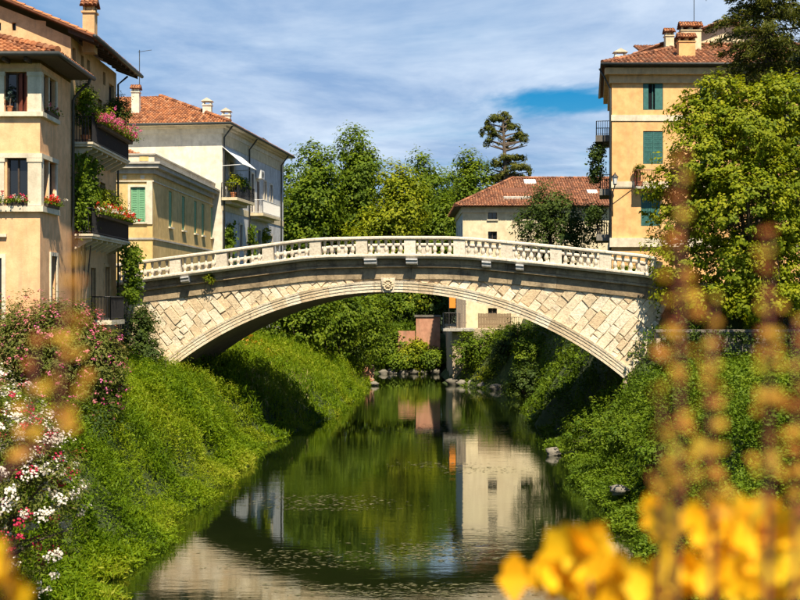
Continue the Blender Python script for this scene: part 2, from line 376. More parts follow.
def cloud(blobs, nclump, per, cr, shell=(0.55, 1.04), flat=0.7, upbias=0.25, seed=0):
    """leaf positions, normals and tone for a crown made of ellipsoid blobs; leaves gather in clumps"""
    g = np.random.default_rng(seed)
    B = np.array(blobs, float); wgt = (B[:, 3] * B[:, 4] + B[:, 4] * B[:, 5] + B[:, 3] * B[:, 5]); wgt /= wgt.sum()
    k = g.choice(len(B), nclump, p=wgt)
    d = rand_unit(nclump, g); d[:, 2] += upbias; d /= np.linalg.norm(d, axis=1, keepdims=True)
    r = shell[0] + (shell[1] - shell[0]) * g.random(nclump) ** 0.6
    r *= 1 + 0.10 * g.normal(size=nclump)
    c = B[k, :3] + d * B[k, 3:6] * r[:, None]
    tone_c = g.random(nclump) * 0.55
    cs = cr * (0.6 + 0.8 * g.random(nclump))
    off = g.normal(size=(nclump, per, 3)); off[:, :, 2] *= flat
    off = off / (np.linalg.norm(off, axis=2, keepdims=True) + 1e-9) * (g.random((nclump, per, 1)) ** 0.5)
    p = c[:, None, :] + off * cs[:, None, None]
    nr = d[:, None, :] * 1.0 + off * 0.6 + g.normal(size=off.shape) * 0.38; nr[:, :, 2] += 0.6
    tone = tone_c[:, None] + 0.5 * g.random((nclump, per)) + 0.12 * off[:, :, 2]
    return p.reshape(-1, 3), nr.reshape(-1, 3), tone.ravel(), c

def tree(name, label, group, base, blobs, mat, nclump, per, cr, leaf, trunk_r, seed, limbs=7, cat='tree', aspect=0.6, shell=(0.5, 1.04), flat=0.7, upbias=0.25, fork=0.45):
    t = thing(name, base, label, cat, group)
    p, nr, tone, cl = cloud(blobs, nclump, per, cr, shell=shell, seed=seed, flat=flat, upbias=upbias)
    g = np.random.default_rng(seed + 1)
    leaf_obj('crown', mat, p, leaf * (0.7 + 0.6 * g.random(len(p))), nr, tone, parent=t, aspect=aspect)
    mb = MB(); b = Vector(base)
    B = np.array(blobs); top = Vector(B[np.argmax(B[:, 2]), :3]); cen = Vector(np.average(B[:, :3], axis=0, weights=B[:, 3] ** 2))
    fk = b.lerp(cen, fork); fk.x = b.x + (cen.x - b.x) * 0.3; fk.y = b.y + (cen.y - b.y) * 0.3
    mb.tube([b - Vector((0, 0, 0.3)), b.lerp(fk, 0.12), b.lerp(fk, 0.6) + Vector((0.05 * trunk_r, 0.1, 0)), fk, fk.lerp(top, 0.5), top], [trunk_r * 1.5, trunk_r * 1.05, trunk_r * 0.9, trunk_r * 0.75, trunk_r * 0.45, trunk_r * 0.12], 9)
    idx = g.choice(len(cl), min(limbs * 4, len(cl)), replace=False)
    for j, i in enumerate(idx):
        e = Vector(cl[i]); s_ = fk.lerp(top, 0.05 + 0.7 * g.random()) if j % 2 else b.lerp(fk, 0.8 + 0.2 * g.random())
        m_ = s_.lerp(e, 0.5) + Vector((0, 0, 0.08 * (e - s_).length))
        rr = trunk_r * (0.38 if j < limbs else 0.2)
        mb.tube([s_, m_, e], [rr, rr * 0.6, rr * 0.12], 6)
    mb.build('trunk', M['bark'], t, smooth=True)
    return t

def shrub(name, label, base, blobs, mat, nclump, per, cr, leaf, seed, cat='shrub', group=None, flowers=(), aspect=0.5, shell=(0.4, 1.05), flat=0.9):
    t = thing(name, base, label, cat, group)
    p, nr, tone, cl = cloud(blobs, nclump, per, cr, shell=shell, seed=seed, flat=flat, upbias=0.3)
    g = np.random.default_rng(seed + 1)
    leaf_obj('foliage', mat, p, leaf * (0.7 + 0.6 * g.random(len(p))), nr, tone, parent=t, aspect=aspect)
    mb = MB(); b = Vector(base)
    for i in g.choice(len(cl), min(10, len(cl)), replace=False):
        e = Vector(cl[i]); s_ = b + Vector((g.normal() * 0.1, g.normal() * 0.1, -0.1))
        mb.tube([s_, s_.lerp(e, 0.5) + Vector((0, 0, 0.1)), e], [0.045, 0.03, 0.008], 5)
    mb.build('stem', M['bark'], t, smooth=True)
    for fi, (fname, fm, nf, fper, fr, fs) in enumerate(flowers):
        p, nr, tone, cl = cloud(blobs, nf, fper, fr, shell=(0.95, 1.10), seed=seed + 50 + fi, flat=0.8, upbias=0.25)
        stuff(leaf_obj(fname, fm, p, fs, nr, None, parent=t, aspect=0.9))
    return t

# ------------------------------------------------------------------ building walls
class Face:
    """a vertical wall plane: o = corner, d = direction along, n = outward normal"""
    def __init__(s, o, d, n):
        s.o = np.array((o[0], o[1], 0.0)); s.d = np.array((d[0], d[1], 0.0)); s.d /= np.linalg.norm(s.d); s.n = np.array((n[0], n[1], 0.0)); s.n /= np.linalg.norm(s.n)
    def p(s, a, z, out=0.0):
        q = s.o + s.d * a + s.n * out; return (q[0], q[1], z)
    def box(s, mb, a0, a1, z0, z1, o0, o1):
        mb.hexa([s.p(a0, z0, o1), s.p(a1, z0, o1), s.p(a1, z0, o0), s.p(a0, z0, o0), s.p(a0, z1, o1), s.p(a1, z1, o1), s.p(a1, z1, o0), s.p(a0, z1, o0)])
    def wall(s, mb, a0, a1, z0, z1, ops=(), depth=0.22, out=0.0):
        A = sorted({a0, a1, *[x for o in ops for x in o[:2] if a0 < x < a1]}); Z = sorted({z0, z1, *[x for o in ops for x in o[2:4] if z0 < x < z1]})
        for i in range(len(A) - 1):
            for j in range(len(Z) - 1):
                ca, cz = (A[i] + A[i + 1]) / 2, (Z[j] + Z[j + 1]) / 2
                if any(o[0] < ca < o[1] and o[2] < cz < o[3] for o in ops): continue
                mb.quad(s.p(A[i], Z[j], out), s.p(A[i + 1], Z[j], out), s.p(A[i + 1], Z[j + 1], out), s.p(A[i], Z[j + 1], out))
        for o in ops:
            b0, b1, y0, y1 = o[:4]
            ring = [(b0, y0), (b1, y0), (b1, y1), (b0, y1)]
            for k in range(4):
                q0, q1 = ring[k], ring[(k + 1) % 4]
                mb.quad(s.p(*q0, out), s.p(*q1, out), s.p(*q1, out - depth), s.p(*q0, out - depth))

def window(parent, fc, a0, a1, z0, z1, depth=0.2, frame=None, fw=0.06, mull=1, bars=1, sill=None, surround=None, shutters=None, sh_open=1.0, closed=None, dark=True):
    """window frame with pane, sill and shutters as its pieces"""
    frame = frame or M['shutter_brown']
    mb = MB(); i = -depth + 0.08
    fc.box(mb, a0, a0 + fw, z0, z1, -depth, i); fc.box(mb, a1 - fw, a1, z0, z1, -depth, i)
    fc.box(mb, a0 + fw, a1 - fw, z0, z0 + fw, -depth, i); fc.box(mb, a0 + fw, a1 - fw, z1 - fw, z1, -depth, i)
    for k in range(mull):
        m = a0 + (a1 - a0) * (k + 1) / (mull + 1); fc.box(mb, m - fw * 0.45, m + fw * 0.45, z0 + fw, z1 - fw, -depth, i - 0.01)
    for k in range(bars):
        m = z0 + (z1 - z0) * (k + 1) / (bars + 1); fc.box(mb, a0 + fw, a1 - fw, m - 0.015, m + 0.015, -depth, i - 0.02)
    w = mb.build('window', frame, parent)
    if closed is None:
        mb = MB(); mb.quad(fc.p(a0, z0, -depth + 0.02), fc.p(a1, z0, -depth + 0.02), fc.p(a1, z1, -depth + 0.02), fc.p(a0, z1, -depth + 0.02)); mb.build('pane', M['glass'], w)
    else:
        mid = (a0 + a1) / 2
        for s0, s1 in ((a0 + 0.02, mid - 0.01), (mid + 0.01, a1 - 0.02)):
            mb = MB(); o1 = -0.04
            fc.box(mb, s0, s0 + 0.07, z0 + 0.02, z1 - 0.02, o1 - 0.05, o1); fc.box(mb, s1 - 0.07, s1, z0 + 0.02, z1 - 0.02, o1 - 0.05, o1)
            zz = z0 + 0.02; k = 0
            while zz < z1 - 0.06:
                fc.box(mb, s0 + 0.07, s1 - 0.07, zz, zz + 0.06, o1 - 0.045, o1 - (0.006 if k % 2 else 0.022)); zz += 0.062; k += 1
            mb.build('shutter', closed, w)
    if sill:
        mb = MB(); fc.box(mb, a0 - 0.1, a1 + 0.1, z0 - 0.1, z0, -depth * 0.5, 0.12); mb.build('sill', sill, w)
    if surround:
        mb = MB(); q = 0.14
        fc.box(mb, a0 - q, a0, z0, z1 + q, -0.03, 0.05); fc.box(mb, a1, a1 + q, z0, z1 + q, -0.03, 0.05); fc.box(mb, a0, a1, z1, z1 + q, -0.03, 0.05)
        mb.build('surround', surround, w)
    if shutters:
        sw = (a1 - a0) / 2 * sh_open
        for s0, s1 in ((a0 - sw - 0.02, a0 - 0.02), (a1 + 0.02, a1 + sw + 0.02)):
            mb = MB(); fc.box(mb, s0, s1, z0, z1, 0.02, 0.06)
            zz = z0 + 0.08
            while zz < z1 - 0.1:
                fc.box(mb, s0 + 0.06, s1 - 0.06, zz, zz + 0.035, 0.06, 0.075); zz += 0.075
            mb.build('shutter', shutters, w)
    return w

def in_poly(poly, x, y):
    c = False; n = len(poly)
    for i in range(n):
        x0, y0 = poly[i]; x1, y1 = poly[(i + 1) % n]
        if (y0 > y) != (y1 > y) and x < (x1 - x0) * (y - y0) / (y1 - y0) + x0: c = not c
    return c

def roof_plane(parent, pts, tw=0.22, th=0.36, mat=None, name='roof', seed=0):
    """pts: eave a, eave b, then the upper corners (b side first). Base board plus rows of half-round tiles"""
    mat = mat or M['tile']; g = random.Random(seed)
    P_ = [Vector(p) for p in pts]; a = (P_[1] - P_[0]).normalized(); nrm = a.cross(P_[-1] - P_[0]).normalized()
    if nrm.z < 0: nrm = -nrm
    b = nrm.cross(a).normalized()
    if b.z < 0: b = -b
    poly = [((p - P_[0]).dot(a), (p - P_[0]).dot(b)) for p in P_]
    mb = MB(); mb.prism([tuple(p - nrm * 0.06) for p in P_], [tuple(p + nrm * 0.001) for p in P_])
    r = mb.build(name, M['tilebase'], parent)
    amin = min(p[0] for p in poly); amax = max(p[0] for p in poly); bmax = max(p[1] for p in poly)
    vs = []; fs = []; rn = []
    na = int((amax - amin) / tw) + 1; nb = int(bmax / th) + 1
    for j in range(nb):
        for i in range(na):
            ca = amin + (i + 0.5) * tw; cb = (j + 0.5) * th
            if not in_poly(poly, ca, min(cb, bmax - 0.01)): continue
            q = g.random(); ja = g.uniform(-0.012, 0.012); jz = g.uniform(0, 0.014); rad0 = tw * 0.44; rad1 = tw * 0.36
            n0 = len(vs)
            for (bb, rr, lift) in ((j * th - 0.05, rad0, 0.045 + jz), (min((j + 1) * th + 0.02, bmax), rad1, 0.012 + jz)):
                for k in range(5):
                    an = math.pi * k / 4
                    p = P_[0] + a * (ca + ja - math.cos(an) * rr) + b * bb + nrm * (lift - 0.015 + math.sin(an) * rr * 0.85)
                    vs.append(tuple(p)); rn.append(q)
            fs += [(n0 + k, n0 + k + 1, n0 + 5 + k + 1, n0 + 5 + k) for k in range(4)] + [(n0, n0 + 1, n0 + 2, n0 + 3, n0 + 4)]
    off = origin(r)
    me = bpy.data.meshes.new('roof_tiles'); me.from_pydata([(p[0] - off[0], p[1] - off[1], p[2] - off[2]) for p in vs], [], fs); me.update()
    at_ = me.attributes.new('rnd', 'FLOAT', 'POINT'); at_.data.foreach_set('value', rn); me.materials.append(mat)
    o = bpy.data.objects.new('roof_tiles', me); C.objects.link(o); o.parent = r; stuff(o)
    return r

def ridge_caps(parent, p0, p1, mat=None, r=0.13, seed=1):
    mat = mat or M['tile']; p0, p1 = Vector(p0), Vector(p1); n = max(2, int((p1 - p0).length / 0.4)); g = random.Random(seed)
    mb = MB(); rn = []
    for i in range(n):
        a = p0.lerp(p1, i / n); b = p0.lerp(p1, (i + 1.12) / n); k0 = len(mb.v)
        mb.tube([a + Vector((0, 0, 0.03)), b], [r, r * 0.84], 8); rn += [g.random()] * (len(mb.v) - k0)
    o = mb.build('ridge_tiles', mat, parent); stuff(o)
    at_ = o.data.attributes.new('rnd', 'FLOAT', 'POINT'); at_.data.foreach_set('value', rn)
    return o

def chimney(parent, x, y, z0, z1, w, d, mat, cap='tiled', ang=0):
    mb = MB(); mb.box(x - w / 2, x + w / 2, y - d / 2, y + d / 2, z0, z1)
    mb.box(x - w / 2 - 0.05, x + w / 2 + 0.05, y - d / 2 - 0.05, y + d / 2 + 0.05, z1, z1 + 0.07)
    c = mb.build('chimney', mat, parent)
    if cap == 'tiled':
        mb = MB()
        for sx in (-1, 1):
            for sy in (-1, 1): mb.box(x + sx * (w / 2 - 0.06) - 0.05, x + sx * (w / 2 - 0.06) + 0.05, y + sy * (d / 2 - 0.06) - 0.05, y + sy * (d / 2 - 0.06) + 0.05, z1 + 0.07, z1 + 0.28)
        mb.box(x - 0.1, x + 0.1, y - d / 2 + 0.04, y + d / 2 - 0.04, z1 + 0.071, z1 + 0.279)
        mb.build('smoke_vent', mat, c)
        e = 0.10; h = 0.22 + 0.12 * w; zb = z1 + 0.28
        roof_plane(c, [(x - w / 2 - e, y - d / 2 - e, zb), (x + w / 2 + e, y - d / 2 - e, zb), (x + w / 2 + e, y, zb + h), (x - w / 2 - e, y, zb + h)], 0.17, 0.2, name='cap', seed=int(x * 7))
        roof_plane(c, [(x + w / 2 + e, y + d / 2 + e, zb), (x - w / 2 - e, y + d / 2 + e, zb), (x - w / 2 - e, y, zb + h), (x + w / 2 + e, y, zb + h)], 0.17, 0.2, name='cap', seed=int(x * 5))
    elif cap == 'venetian':
        mb = MB(); mb.lathe([(w * 0.42, 0.07), (w * 0.62, 0.32), (w * 0.66, 0.36), (w * 0.60, 0.40), (w * 0.30, 0.52), (0.03, 0.60)], (x, y, z1), 8); mb.build('cap', mat, c)
    elif cap == 'slab':
        mb = MB(); mb.box(x - w / 2, x - w / 2 + 0.1, y - d / 2, y + d / 2, z1 + 0.07, z1 + 0.3); mb.box(x + w / 2 - 0.1, x + w / 2, y - d / 2, y + d / 2, z1 + 0.07, z1 + 0.3)
        mb.prism([(x - w / 2 - 0.12, y - d / 2 - 0.1, z1 + 0.3), (x + w / 2 + 0.12, y - d / 2 - 0.1, z1 + 0.3), (x, y - d / 2 - 0.1, z1 + 0.55)], [(x - w / 2 - 0.12, y + d / 2 + 0.1, z1 + 0.3), (x + w / 2 + 0.12, y + d / 2 + 0.1, z1 + 0.3), (x, y + d / 2 + 0.1, z1 + 0.55)])
        mb.build('cap', mat, c)
    return c

def railing(parent, path, h, step, mat, name='railing', bar=0.012):
    """iron railing along a list of points: rails, and bars every step"""
    mb = MB()
    for p, q in zip(path[:-1], path[1:]):
        p, q = Vector(p), Vector(q); n = max(1, int((q - p).length / step))
        mb.tube([p + Vector((0, 0, h)), q + Vector((0, 0, h))], 0.025, 6); mb.tube([p + Vector((0, 0, 0.08)), q + Vector((0, 0, 0.08))], 0.018, 6)
        for i in range(n + 1):
            e = p.lerp(q, i / n); mb.tube([e + Vector((0, 0, 0)), e + Vector((0, 0, h))], bar * (1.7 if i in (0, n) else 1), 5)
    return mb.build(name, mat, parent)

def interp(x, xs, ys): return float(np.interp(x, xs, ys))
#BODY
# ================================================================== ground and water
LY = [0, 37, 62, 68, 79, 107, 112]; LX = [-7.2, -7.0, -6.6, -5.6, -4.2, -2.6, -2.4]
RY = [0, 36, 58, 73, 90, 99, 105, 110, 140]; RX = [6.9, 6.8, 7.4, 7.7, 9.0, 8.4, 5.6, 4.0, 4.0]
def sstep(x, a, b):
    t = np.clip((x - a) / (b - a), 0, 1); return t * t * (3 - 2 * t)
def vnoise(x, y, s, seed=0):
    """smooth value noise on arrays"""
    x = np.asarray(x, float) * s; y = np.asarray(y, float) * s
    xi = np.floor(x).astype(int); yi = np.floor(y).astype(int); fx = x - xi; fy = y - yi
    def h(a, b):
        n = (a * 374761393 + b * 668265263 + seed * 974711) & 0x7fffffff
        n = ((n ^ (n >> 13)) * 1274126177) & 0x7fffffff
        return ((n ^ (n >> 16)) & 0xffff) / 65535.0
    ux = fx * fx * (3 - 2 * fx); uy = fy * fy * (3 - 2 * fy)
    return (h(xi, yi) * (1 - ux) + h(xi + 1, yi) * ux) * (1 - uy) + (h(xi, yi + 1) * (1 - ux) + h(xi + 1, yi + 1) * ux) * uy
def height(x, y):
    x = np.asarray(x, float); y = np.asarray(y, float)
    wob = 1.1 * (vnoise(x, y, 0.4, 3) - 0.5) + 0.5 * (vnoise(x, y, 1.1, 8) - 0.5)
    dl = np.interp(y, LY, LX) - x + wob; dr = x - np.interp(y, RY, RX) + wob
    zl = np.where(dl < 0, np.maximum(-0.9, 0.5 * dl), np.interp(dl, [0, 1.1, 2.9, 5.0, 12], [0, 0.38, 2.35, 3.2, 3.6]))
    zb_ = np.where(dl < 0, np.maximum(-0.9, 0.5 * dl), np.interp(dl, [0, 1.0, 2.2, 4.5, 9], [0, 0.75, 1.6, 2.7, 3.8])); bl_ = sstep(y, 68.0, 76.0); zl = zl * (1 - bl_) + zb_ * bl_
    zl = np.minimum(zl, 4.2)
    zl = np.where(y > 61, zl + sstep(-x, 13.0, 14.0) * 3.4, zl)
    zr = np.where(dr < 0, np.maximum(-0.9, 0.5 * dr), np.interp(dr, [0, 1.3, 2.8, 4.6, 12], [0, 0.36, 2.2, 3.05, 3.5]))
    zq_ = np.where(dr < 0, np.maximum(-0.9, 0.5 * dr), np.interp(dr, [0, 0.5, 2.2, 4.0], [0, 0.5, 3.0, 3.9])); bq_ = sstep(y, 66.0, 72.0); zr = zr * (1 - bq_) + zq_ * bq_
    zr = np.minimum(zr, 4.0)
    zr = np.where((y > 58.4), zr + sstep(x, 10.3, 11.2) * 1.7, zr)
    zr = np.where((y > 60), zr + sstep(x, 11.5, 12.5) * 2.3, zr)
    z = np.where(x < 0, zl, zr)
    z = z + np.where(z > 0.1, 0.25 * (vnoise(x, y, 0.7, 5) - 0.5), 0)
    # the river turns to the left behind the bank
    turn = sstep(y, 111.0, 112.5) * (1 - sstep(y, 123.2, 124.2)) * (1 - sstep(x, 2.5, 4.0))
    z = z * (1 - turn) - 0.9 * turn
    far = sstep(y, 123.8, 126.0); z = z * (1 - far) + 3.6 * far
    return z
def axis(lo, hi, step, far):
    a = list(np.arange(lo, hi + 1e-6, step)); s = step
    while a[-1] < far: s *= 1.5; a.append(a[-1] + s)
    s = step; b = []
    while (b[-1] if b else lo) > -far: s *= 1.5; b.append((b[-1] if b else lo) - s)
    return np.array(b[::-1] + a)
gx = axis(-26, 26, 0.5, 2500); gy = axis(2, 140, 0.6, 2500)
GX, GY = np.meshgrid(gx, gy); GZ = height(GX, GY)
nx_, ny_ = len(gx), len(gy)
me = bpy.data.meshes.new('ground')
idx = np.arange(nx_ * ny_).reshape(ny_, nx_)
me.from_pydata(np.stack([GX.ravel(), GY.ravel(), GZ.ravel()], 1).tolist(), [], np.stack([idx[:-1, :-1], idx[:-1, 1:], idx[1:, 1:], idx[1:, :-1]], -1).reshape(-1, 4).tolist())
me.polygons.foreach_set('use_smooth', [True] * len(me.polygons)); me.materials.append(M['earth'])
ground = structure(bpy.data.objects.new('ground', me)); C.objects.link(ground)

mb = MB(); mb.quad((-120, -60, 0), (60, -60, 0), (60, 135, 0), (-120, 135, 0)); structure(mb.build('river_water', M['water']))

# ================================================================== the bridge
TH = R_(7.0); CT, ST = math.cos(TH), math.sin(TH); BO = np.array((0.0, 62.0))
BW = 7.4
def bp(t, s, z): return (BO[0] + t * CT + s * ST, BO[1] - t * ST + s * CT, z)
T0, T1 = -17.0, 13.6
def rail_z(t): return interp(t, [T0, -12.6, -8, -4.6, -3.6, -0.6, 2.2, 3.3, 7, 11.45, T1], [8.37, 8.92, 9.50, 9.92, 9.985, 10.03, 10.01, 9.96, 9.60, 9.11, 8.63])
AC, AR, AZ = -0.55, 17.2, 7.4 - 17.2       # arch: centre t, radius, centre z
def arch_z(t, r=AR): return AZ + math.sqrt(max(r * r - (t - AC) ** 2, 0))
SPR = 11.1                                     # half span at the springing

bridge = thing('arch_bridge', bp(0, 3.7, 0), 'old pale stone bridge with one wide arch and white balustrades over the river', 'bridge')
# core: face walls behind the facing stones, soffit, deck
def face_core(s_, flip):
    mb = MB(); ts = np.linspace(T0, T1, 140)
    for a, b in zip(ts[:-1], ts[1:]):
        za = arch_z(a) + 0.02 if abs(a - AC) < SPR else -1.0
        zb = arch_z(b) + 0.02 if abs(b - AC) < SPR else -1.0
        if abs(a - AC) >= SPR or abs(b - AC) >= SPR: za = zb = min(za, zb)
        mb.quad(bp(a, s_, za), bp(b, s_, zb), bp(b, s_, rail_z(b) - 1.05), bp(a, s_, rail_z(a) - 1.05))
    return mb
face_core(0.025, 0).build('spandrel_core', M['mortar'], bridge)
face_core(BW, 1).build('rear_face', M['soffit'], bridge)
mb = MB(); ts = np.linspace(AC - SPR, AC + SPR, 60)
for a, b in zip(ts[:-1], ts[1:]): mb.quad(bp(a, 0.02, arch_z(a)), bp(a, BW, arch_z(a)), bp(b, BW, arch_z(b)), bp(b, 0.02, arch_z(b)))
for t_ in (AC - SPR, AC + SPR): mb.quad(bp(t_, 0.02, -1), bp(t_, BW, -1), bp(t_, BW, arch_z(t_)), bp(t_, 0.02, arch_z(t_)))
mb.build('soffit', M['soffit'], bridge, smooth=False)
mb = MB(); ts = np.linspace(T0, T1, 34)
for a, b in zip(ts[:-1], ts[1:]):
    mb.hexa([bp(a, 0.0, rail_z(a) - 1.2), bp(b, 0.0, rail_z(b) - 1.2), bp(b, BW, rail_z(b) - 1.2), bp(a, BW, rail_z(a) - 1.2), bp(a, 0.0, rail_z(a) - 0.98), bp(b, 0.0, rail_z(b) - 0.98), bp(b, BW, rail_z(b) - 0.98), bp(a, BW, rail_z(a) - 0.98)])
mb.build('roadway', M['asphalt'], bridge)

# spandrel stones: courses leaning with the thrust of the arch
def clip(poly, a, b, c):       # keep a*x + b*z <= c
    out = []
    for i in range(len(poly)):
        p, q = poly[i], poly[(i + 1) % len(poly)]; dp = a * p[0] + b * p[1] - c; dq = a * q[0] + b * q[1] - c
        if dp <= 0: out.append(p)
        if (dp < 0 < dq) or (dq < 0 < dp):
            k = dp / (dp - dq); out.append((p[0] + (q[0] - p[0]) * k, p[1] + (q[1] - p[1]) * k))
    return out
def stone_piece(mb, poly, front, back, bev):
    cx = sum(p[0] for p in poly) / len(poly); cz = sum(p[1] for p in poly) / len(poly)
    def ins(p, d):
        v = Vector((cx - p[0], cz - p[1])); L = max(v.length, 1e-3); v *= min(d / L, 0.4); return (p[0] + v.x, p[1] + v.y)
    n = len(poly); r0 = [bp(p[0], back, p[1]) for p in poly]; r1 = [bp(p[0], front + bev, p[1]) for p in poly]
    r2 = [bp(*((lambda q: (q[0], front + random.uniform(-0.012, 0.012), q[1]))(ins(p, bev * 1.3)))) for p in poly]
    vs = r0 + r1 + r2
    fs = [(i, (i + 1) % n, n + (i + 1) % n, n + i) for i in range(n)] + [(n + i, n + (i + 1) % n, 2 * n + (i + 1) % n, 2 * n + i) for i in range(n)] + [tuple(range(2 * n, 3 * n))]
    mb.add(vs, fs)
nstone = 0
fac_root = bpy.data.objects.new('stone_facing', None); C.objects.link(fac_root); fac_root.parent = bridge
for side in (-1, 1):
    # courses lean away from the crown on both sides; local axes: e along the course, h across
    if side < 0: e = (math.cos(R_(-52)), math.sin(R_(-52))); h = (-e[1], e[0])
    else: e = (math.cos(R_(50)), math.sin(R_(50))); h = (-e[1], e[0])
    O = (AC + side * 7.5, 6.0)
    hh = -9.5
    while hh < 9.5:
        ch = random.uniform(0.27, 0.50); a = -9.5 + random.uniform(0, 0.8)
        while a < 9.5:
            L = random.uniform(0.32, 1.1) * random.choice((0.8, 1, 1.15)); j = lambda: random.uniform(-0.045, 0.045)
            poly = [(O[0] + e[0] * x + h[0] * y, O[1] + e[1] * x + h[1] * y) for x, y in ((a + 0.012 + j(), hh + 0.012 + j()), (a + L - 0.012 + j(), hh + 0.012 + j()), (a + L - 0.012 + j(), hh + ch - 0.012 + j()), (a + 0.012 + j(), hh + ch - 0.012 + j()))]
            a += L
            cx = sum(p[0] for p in poly) / 4
            if (cx - AC) * side < 0 or not (T0 < cx < T1): continue
            slope = (rail_z(cx + 0.4) - rail_z(cx - 0.4)) / 0.8
            poly = clip(poly, -slope, 1, rail_z(cx) - slope * cx - 2.02)
            poly = clip(poly, 0, -1, -1.2) if len(poly) > 2 else poly
            if len(poly) > 2: poly = clip(poly, -side, 0, -side * (AC + side * 0.3))
            if len(poly) > 2: poly = clip(poly, side, 0, side * (AC + side * 15.5))
            if len(poly) < 3: continue
            # cut by the arch: tangent plane at this stone
            cx = sum(p[0] for p in poly) / len(poly); cz = sum(p[1] for p in poly) / len(poly)
            dx, dz = cx - AC, cz - AZ; rr = math.hypot(dx, dz)
            if dz < 0.5 or rr < AR + 0.05: continue
            if abs(dx) < 11.6: poly = clip(poly, -dx / rr, -dz / rr, -(dx / rr * (AC + dx / rr * (AR + 0.3)) + dz / rr * (AZ + dz / rr * (AR + 0.3))))
            if len(poly) < 3: continue
            area = 0.5 * abs(sum(poly[i][0] * poly[(i + 1) % len(poly)][1] - poly[(i + 1) % len(poly)][0] * poly[i][1] for i in range(len(poly))))
            if area < 0.03: continue
            mb = MB(); stone_piece(mb, poly, -random.choice((0.0, 0.008, 0.015, 0.022, 0.012, -0.006, 0.03, 0.05)), 0.05, random.choice((0.012, 0.02, 0.03)))
            mb.build('stone', M['stone'], fac_root); nstone += 1
        hh += ch

# arch ring: voussoirs with three stepped fasciae
vo_root = bpy.data.objects.new('archivolt', None); C.objects.link(vo_root); vo_root.parent = bridge
amax = math.asin(SPR / AR); NV = 34
def ring_pt(an, r, s_): return bp(AC + r * math.sin(an), s_, AZ + r * math.cos(an))
prof = [(0.0, 0.06), (0.0, -0.05), (0.14, -0.05), (0.145, -0.075), (0.29, -0.075), (0.295, -0.10), (0.40, -0.10), (0.41, -0.125), (0.52, -0.14), (0.53, 0.06)]
for k in range(NV):
    a0 = -amax + 2 * amax * k / NV + 0.00015; a1 = -amax + 2 * amax * (k + 1) / NV - 0.00015; j = random.uniform(-0.008, 0.008)
    mb = MB(); m = len(prof); vs = []
    for an in (a0, (a0 + a1) / 2, a1): vs += [ring_pt(an, AR + r - 0.01, s_ + j) for r, s_ in prof]
    fs = [(q * m + i, q * m + (i + 1) % m, (q + 1) * m + (i + 1) % m, (q + 1) * m + i) for q in range(2) for i in range(m)] + [tuple(range(m)), tuple(range(3 * m - 1, 2 * m - 1, -1))]
    mb.add(vs, fs); mb.build('voussoir', M['stone'], vo_root)
# carved rosette on the keystone
kz = AZ + AR
mb = MB(); mb.prism([bp(AC - 0.26, -0.16, kz - 0.03), bp(AC + 0.26, -0.16, kz - 0.03), bp(AC + 0.34, -0.20, kz + 0.66), bp(AC - 0.34, -0.20, kz + 0.66)], [bp(AC - 0.26, 0.02, kz - 0.03), bp(AC + 0.26, 0.02, kz - 0.03), bp(AC + 0.34, 0.02, kz + 0.66), bp(AC - 0.34, 0.02, kz + 0.66)])
ks = mb.build('keystone', M['stone'], bridge)
mb = MB()
for i in range(12):
    a0, a1 = 2 * math.pi * i / 12, 2 * math.pi * (i + 1) / 12
    mb.tube([bp(AC + 0.22 * math.cos(a0), -0.20, kz + 0.31 + 0.24 * math.sin(a0)), bp(AC + 0.22 * math.cos(a1), -0.20, kz + 0.31 + 0.24 * math.sin(a1))], 0.055, 6)
for i in range(6):
    a0 = 2 * math.pi * i / 6; mb.tube([bp(AC, -0.20, kz + 0.31), bp(AC + 0.13 * math.cos(a0), -0.25, kz + 0.31 + 0.14 * math.sin(a0))], [0.05, 0.035], 6)
mb.build('rosette', M['stone'], ks, smooth=True)

# cornice: swept courses under the parapet, cut into lengths at the posts
pu = [131, 178, 224, 270, 317, 363, 411, 460, 507, 556, 605, 656]
def t_of_u(u):
    k = (u - 400) / F; return k * BO[1] / (CT + k * ST)
posts = [t_of_u(u) for u in pu]
posts = [2 * posts[0] - posts[1]] + posts
def sweep(prof, t0, t1, n=4):
    mb = MB(); m = len(prof); vs = []
    for k in range(n + 1):
        t = t0 + (t1 - t0) * k / n; z = rail_z(t); vs += [bp(t, s_, z + dz) for s_, dz in prof]
    fs = [(q * m + i, q * m + (i + 1) % m, (q + 1) * m + (i + 1) % m, (q + 1) * m + i) for q in range(n) for i in range(m)] + [tuple(range(m)), tuple(range((n + 1) * m - 1, n * m - 1, -1))]
    mb.add(vs, fs); return mb
cor_root = bpy.data.objects.new('cornice', None); C.objects.link(cor_root); cor_root.parent = bridge
edges = [T0] + [p + 0.02 for p in posts[1:-1]] + [T1]
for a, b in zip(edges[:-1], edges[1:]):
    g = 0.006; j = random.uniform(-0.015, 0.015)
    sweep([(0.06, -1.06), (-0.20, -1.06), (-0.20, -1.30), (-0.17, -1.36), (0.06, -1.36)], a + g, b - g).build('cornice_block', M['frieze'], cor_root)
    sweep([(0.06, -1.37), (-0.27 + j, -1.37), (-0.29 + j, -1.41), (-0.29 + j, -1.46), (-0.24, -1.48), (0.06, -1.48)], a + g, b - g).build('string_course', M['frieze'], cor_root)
    sweep([(0.06, -1.49), (-0.09, -1.49), (-0.09 + j * 0.5, -2.02), (0.06, -2.02)], a + g, b - g).build('frieze_slab', M['frieze'], cor_root)
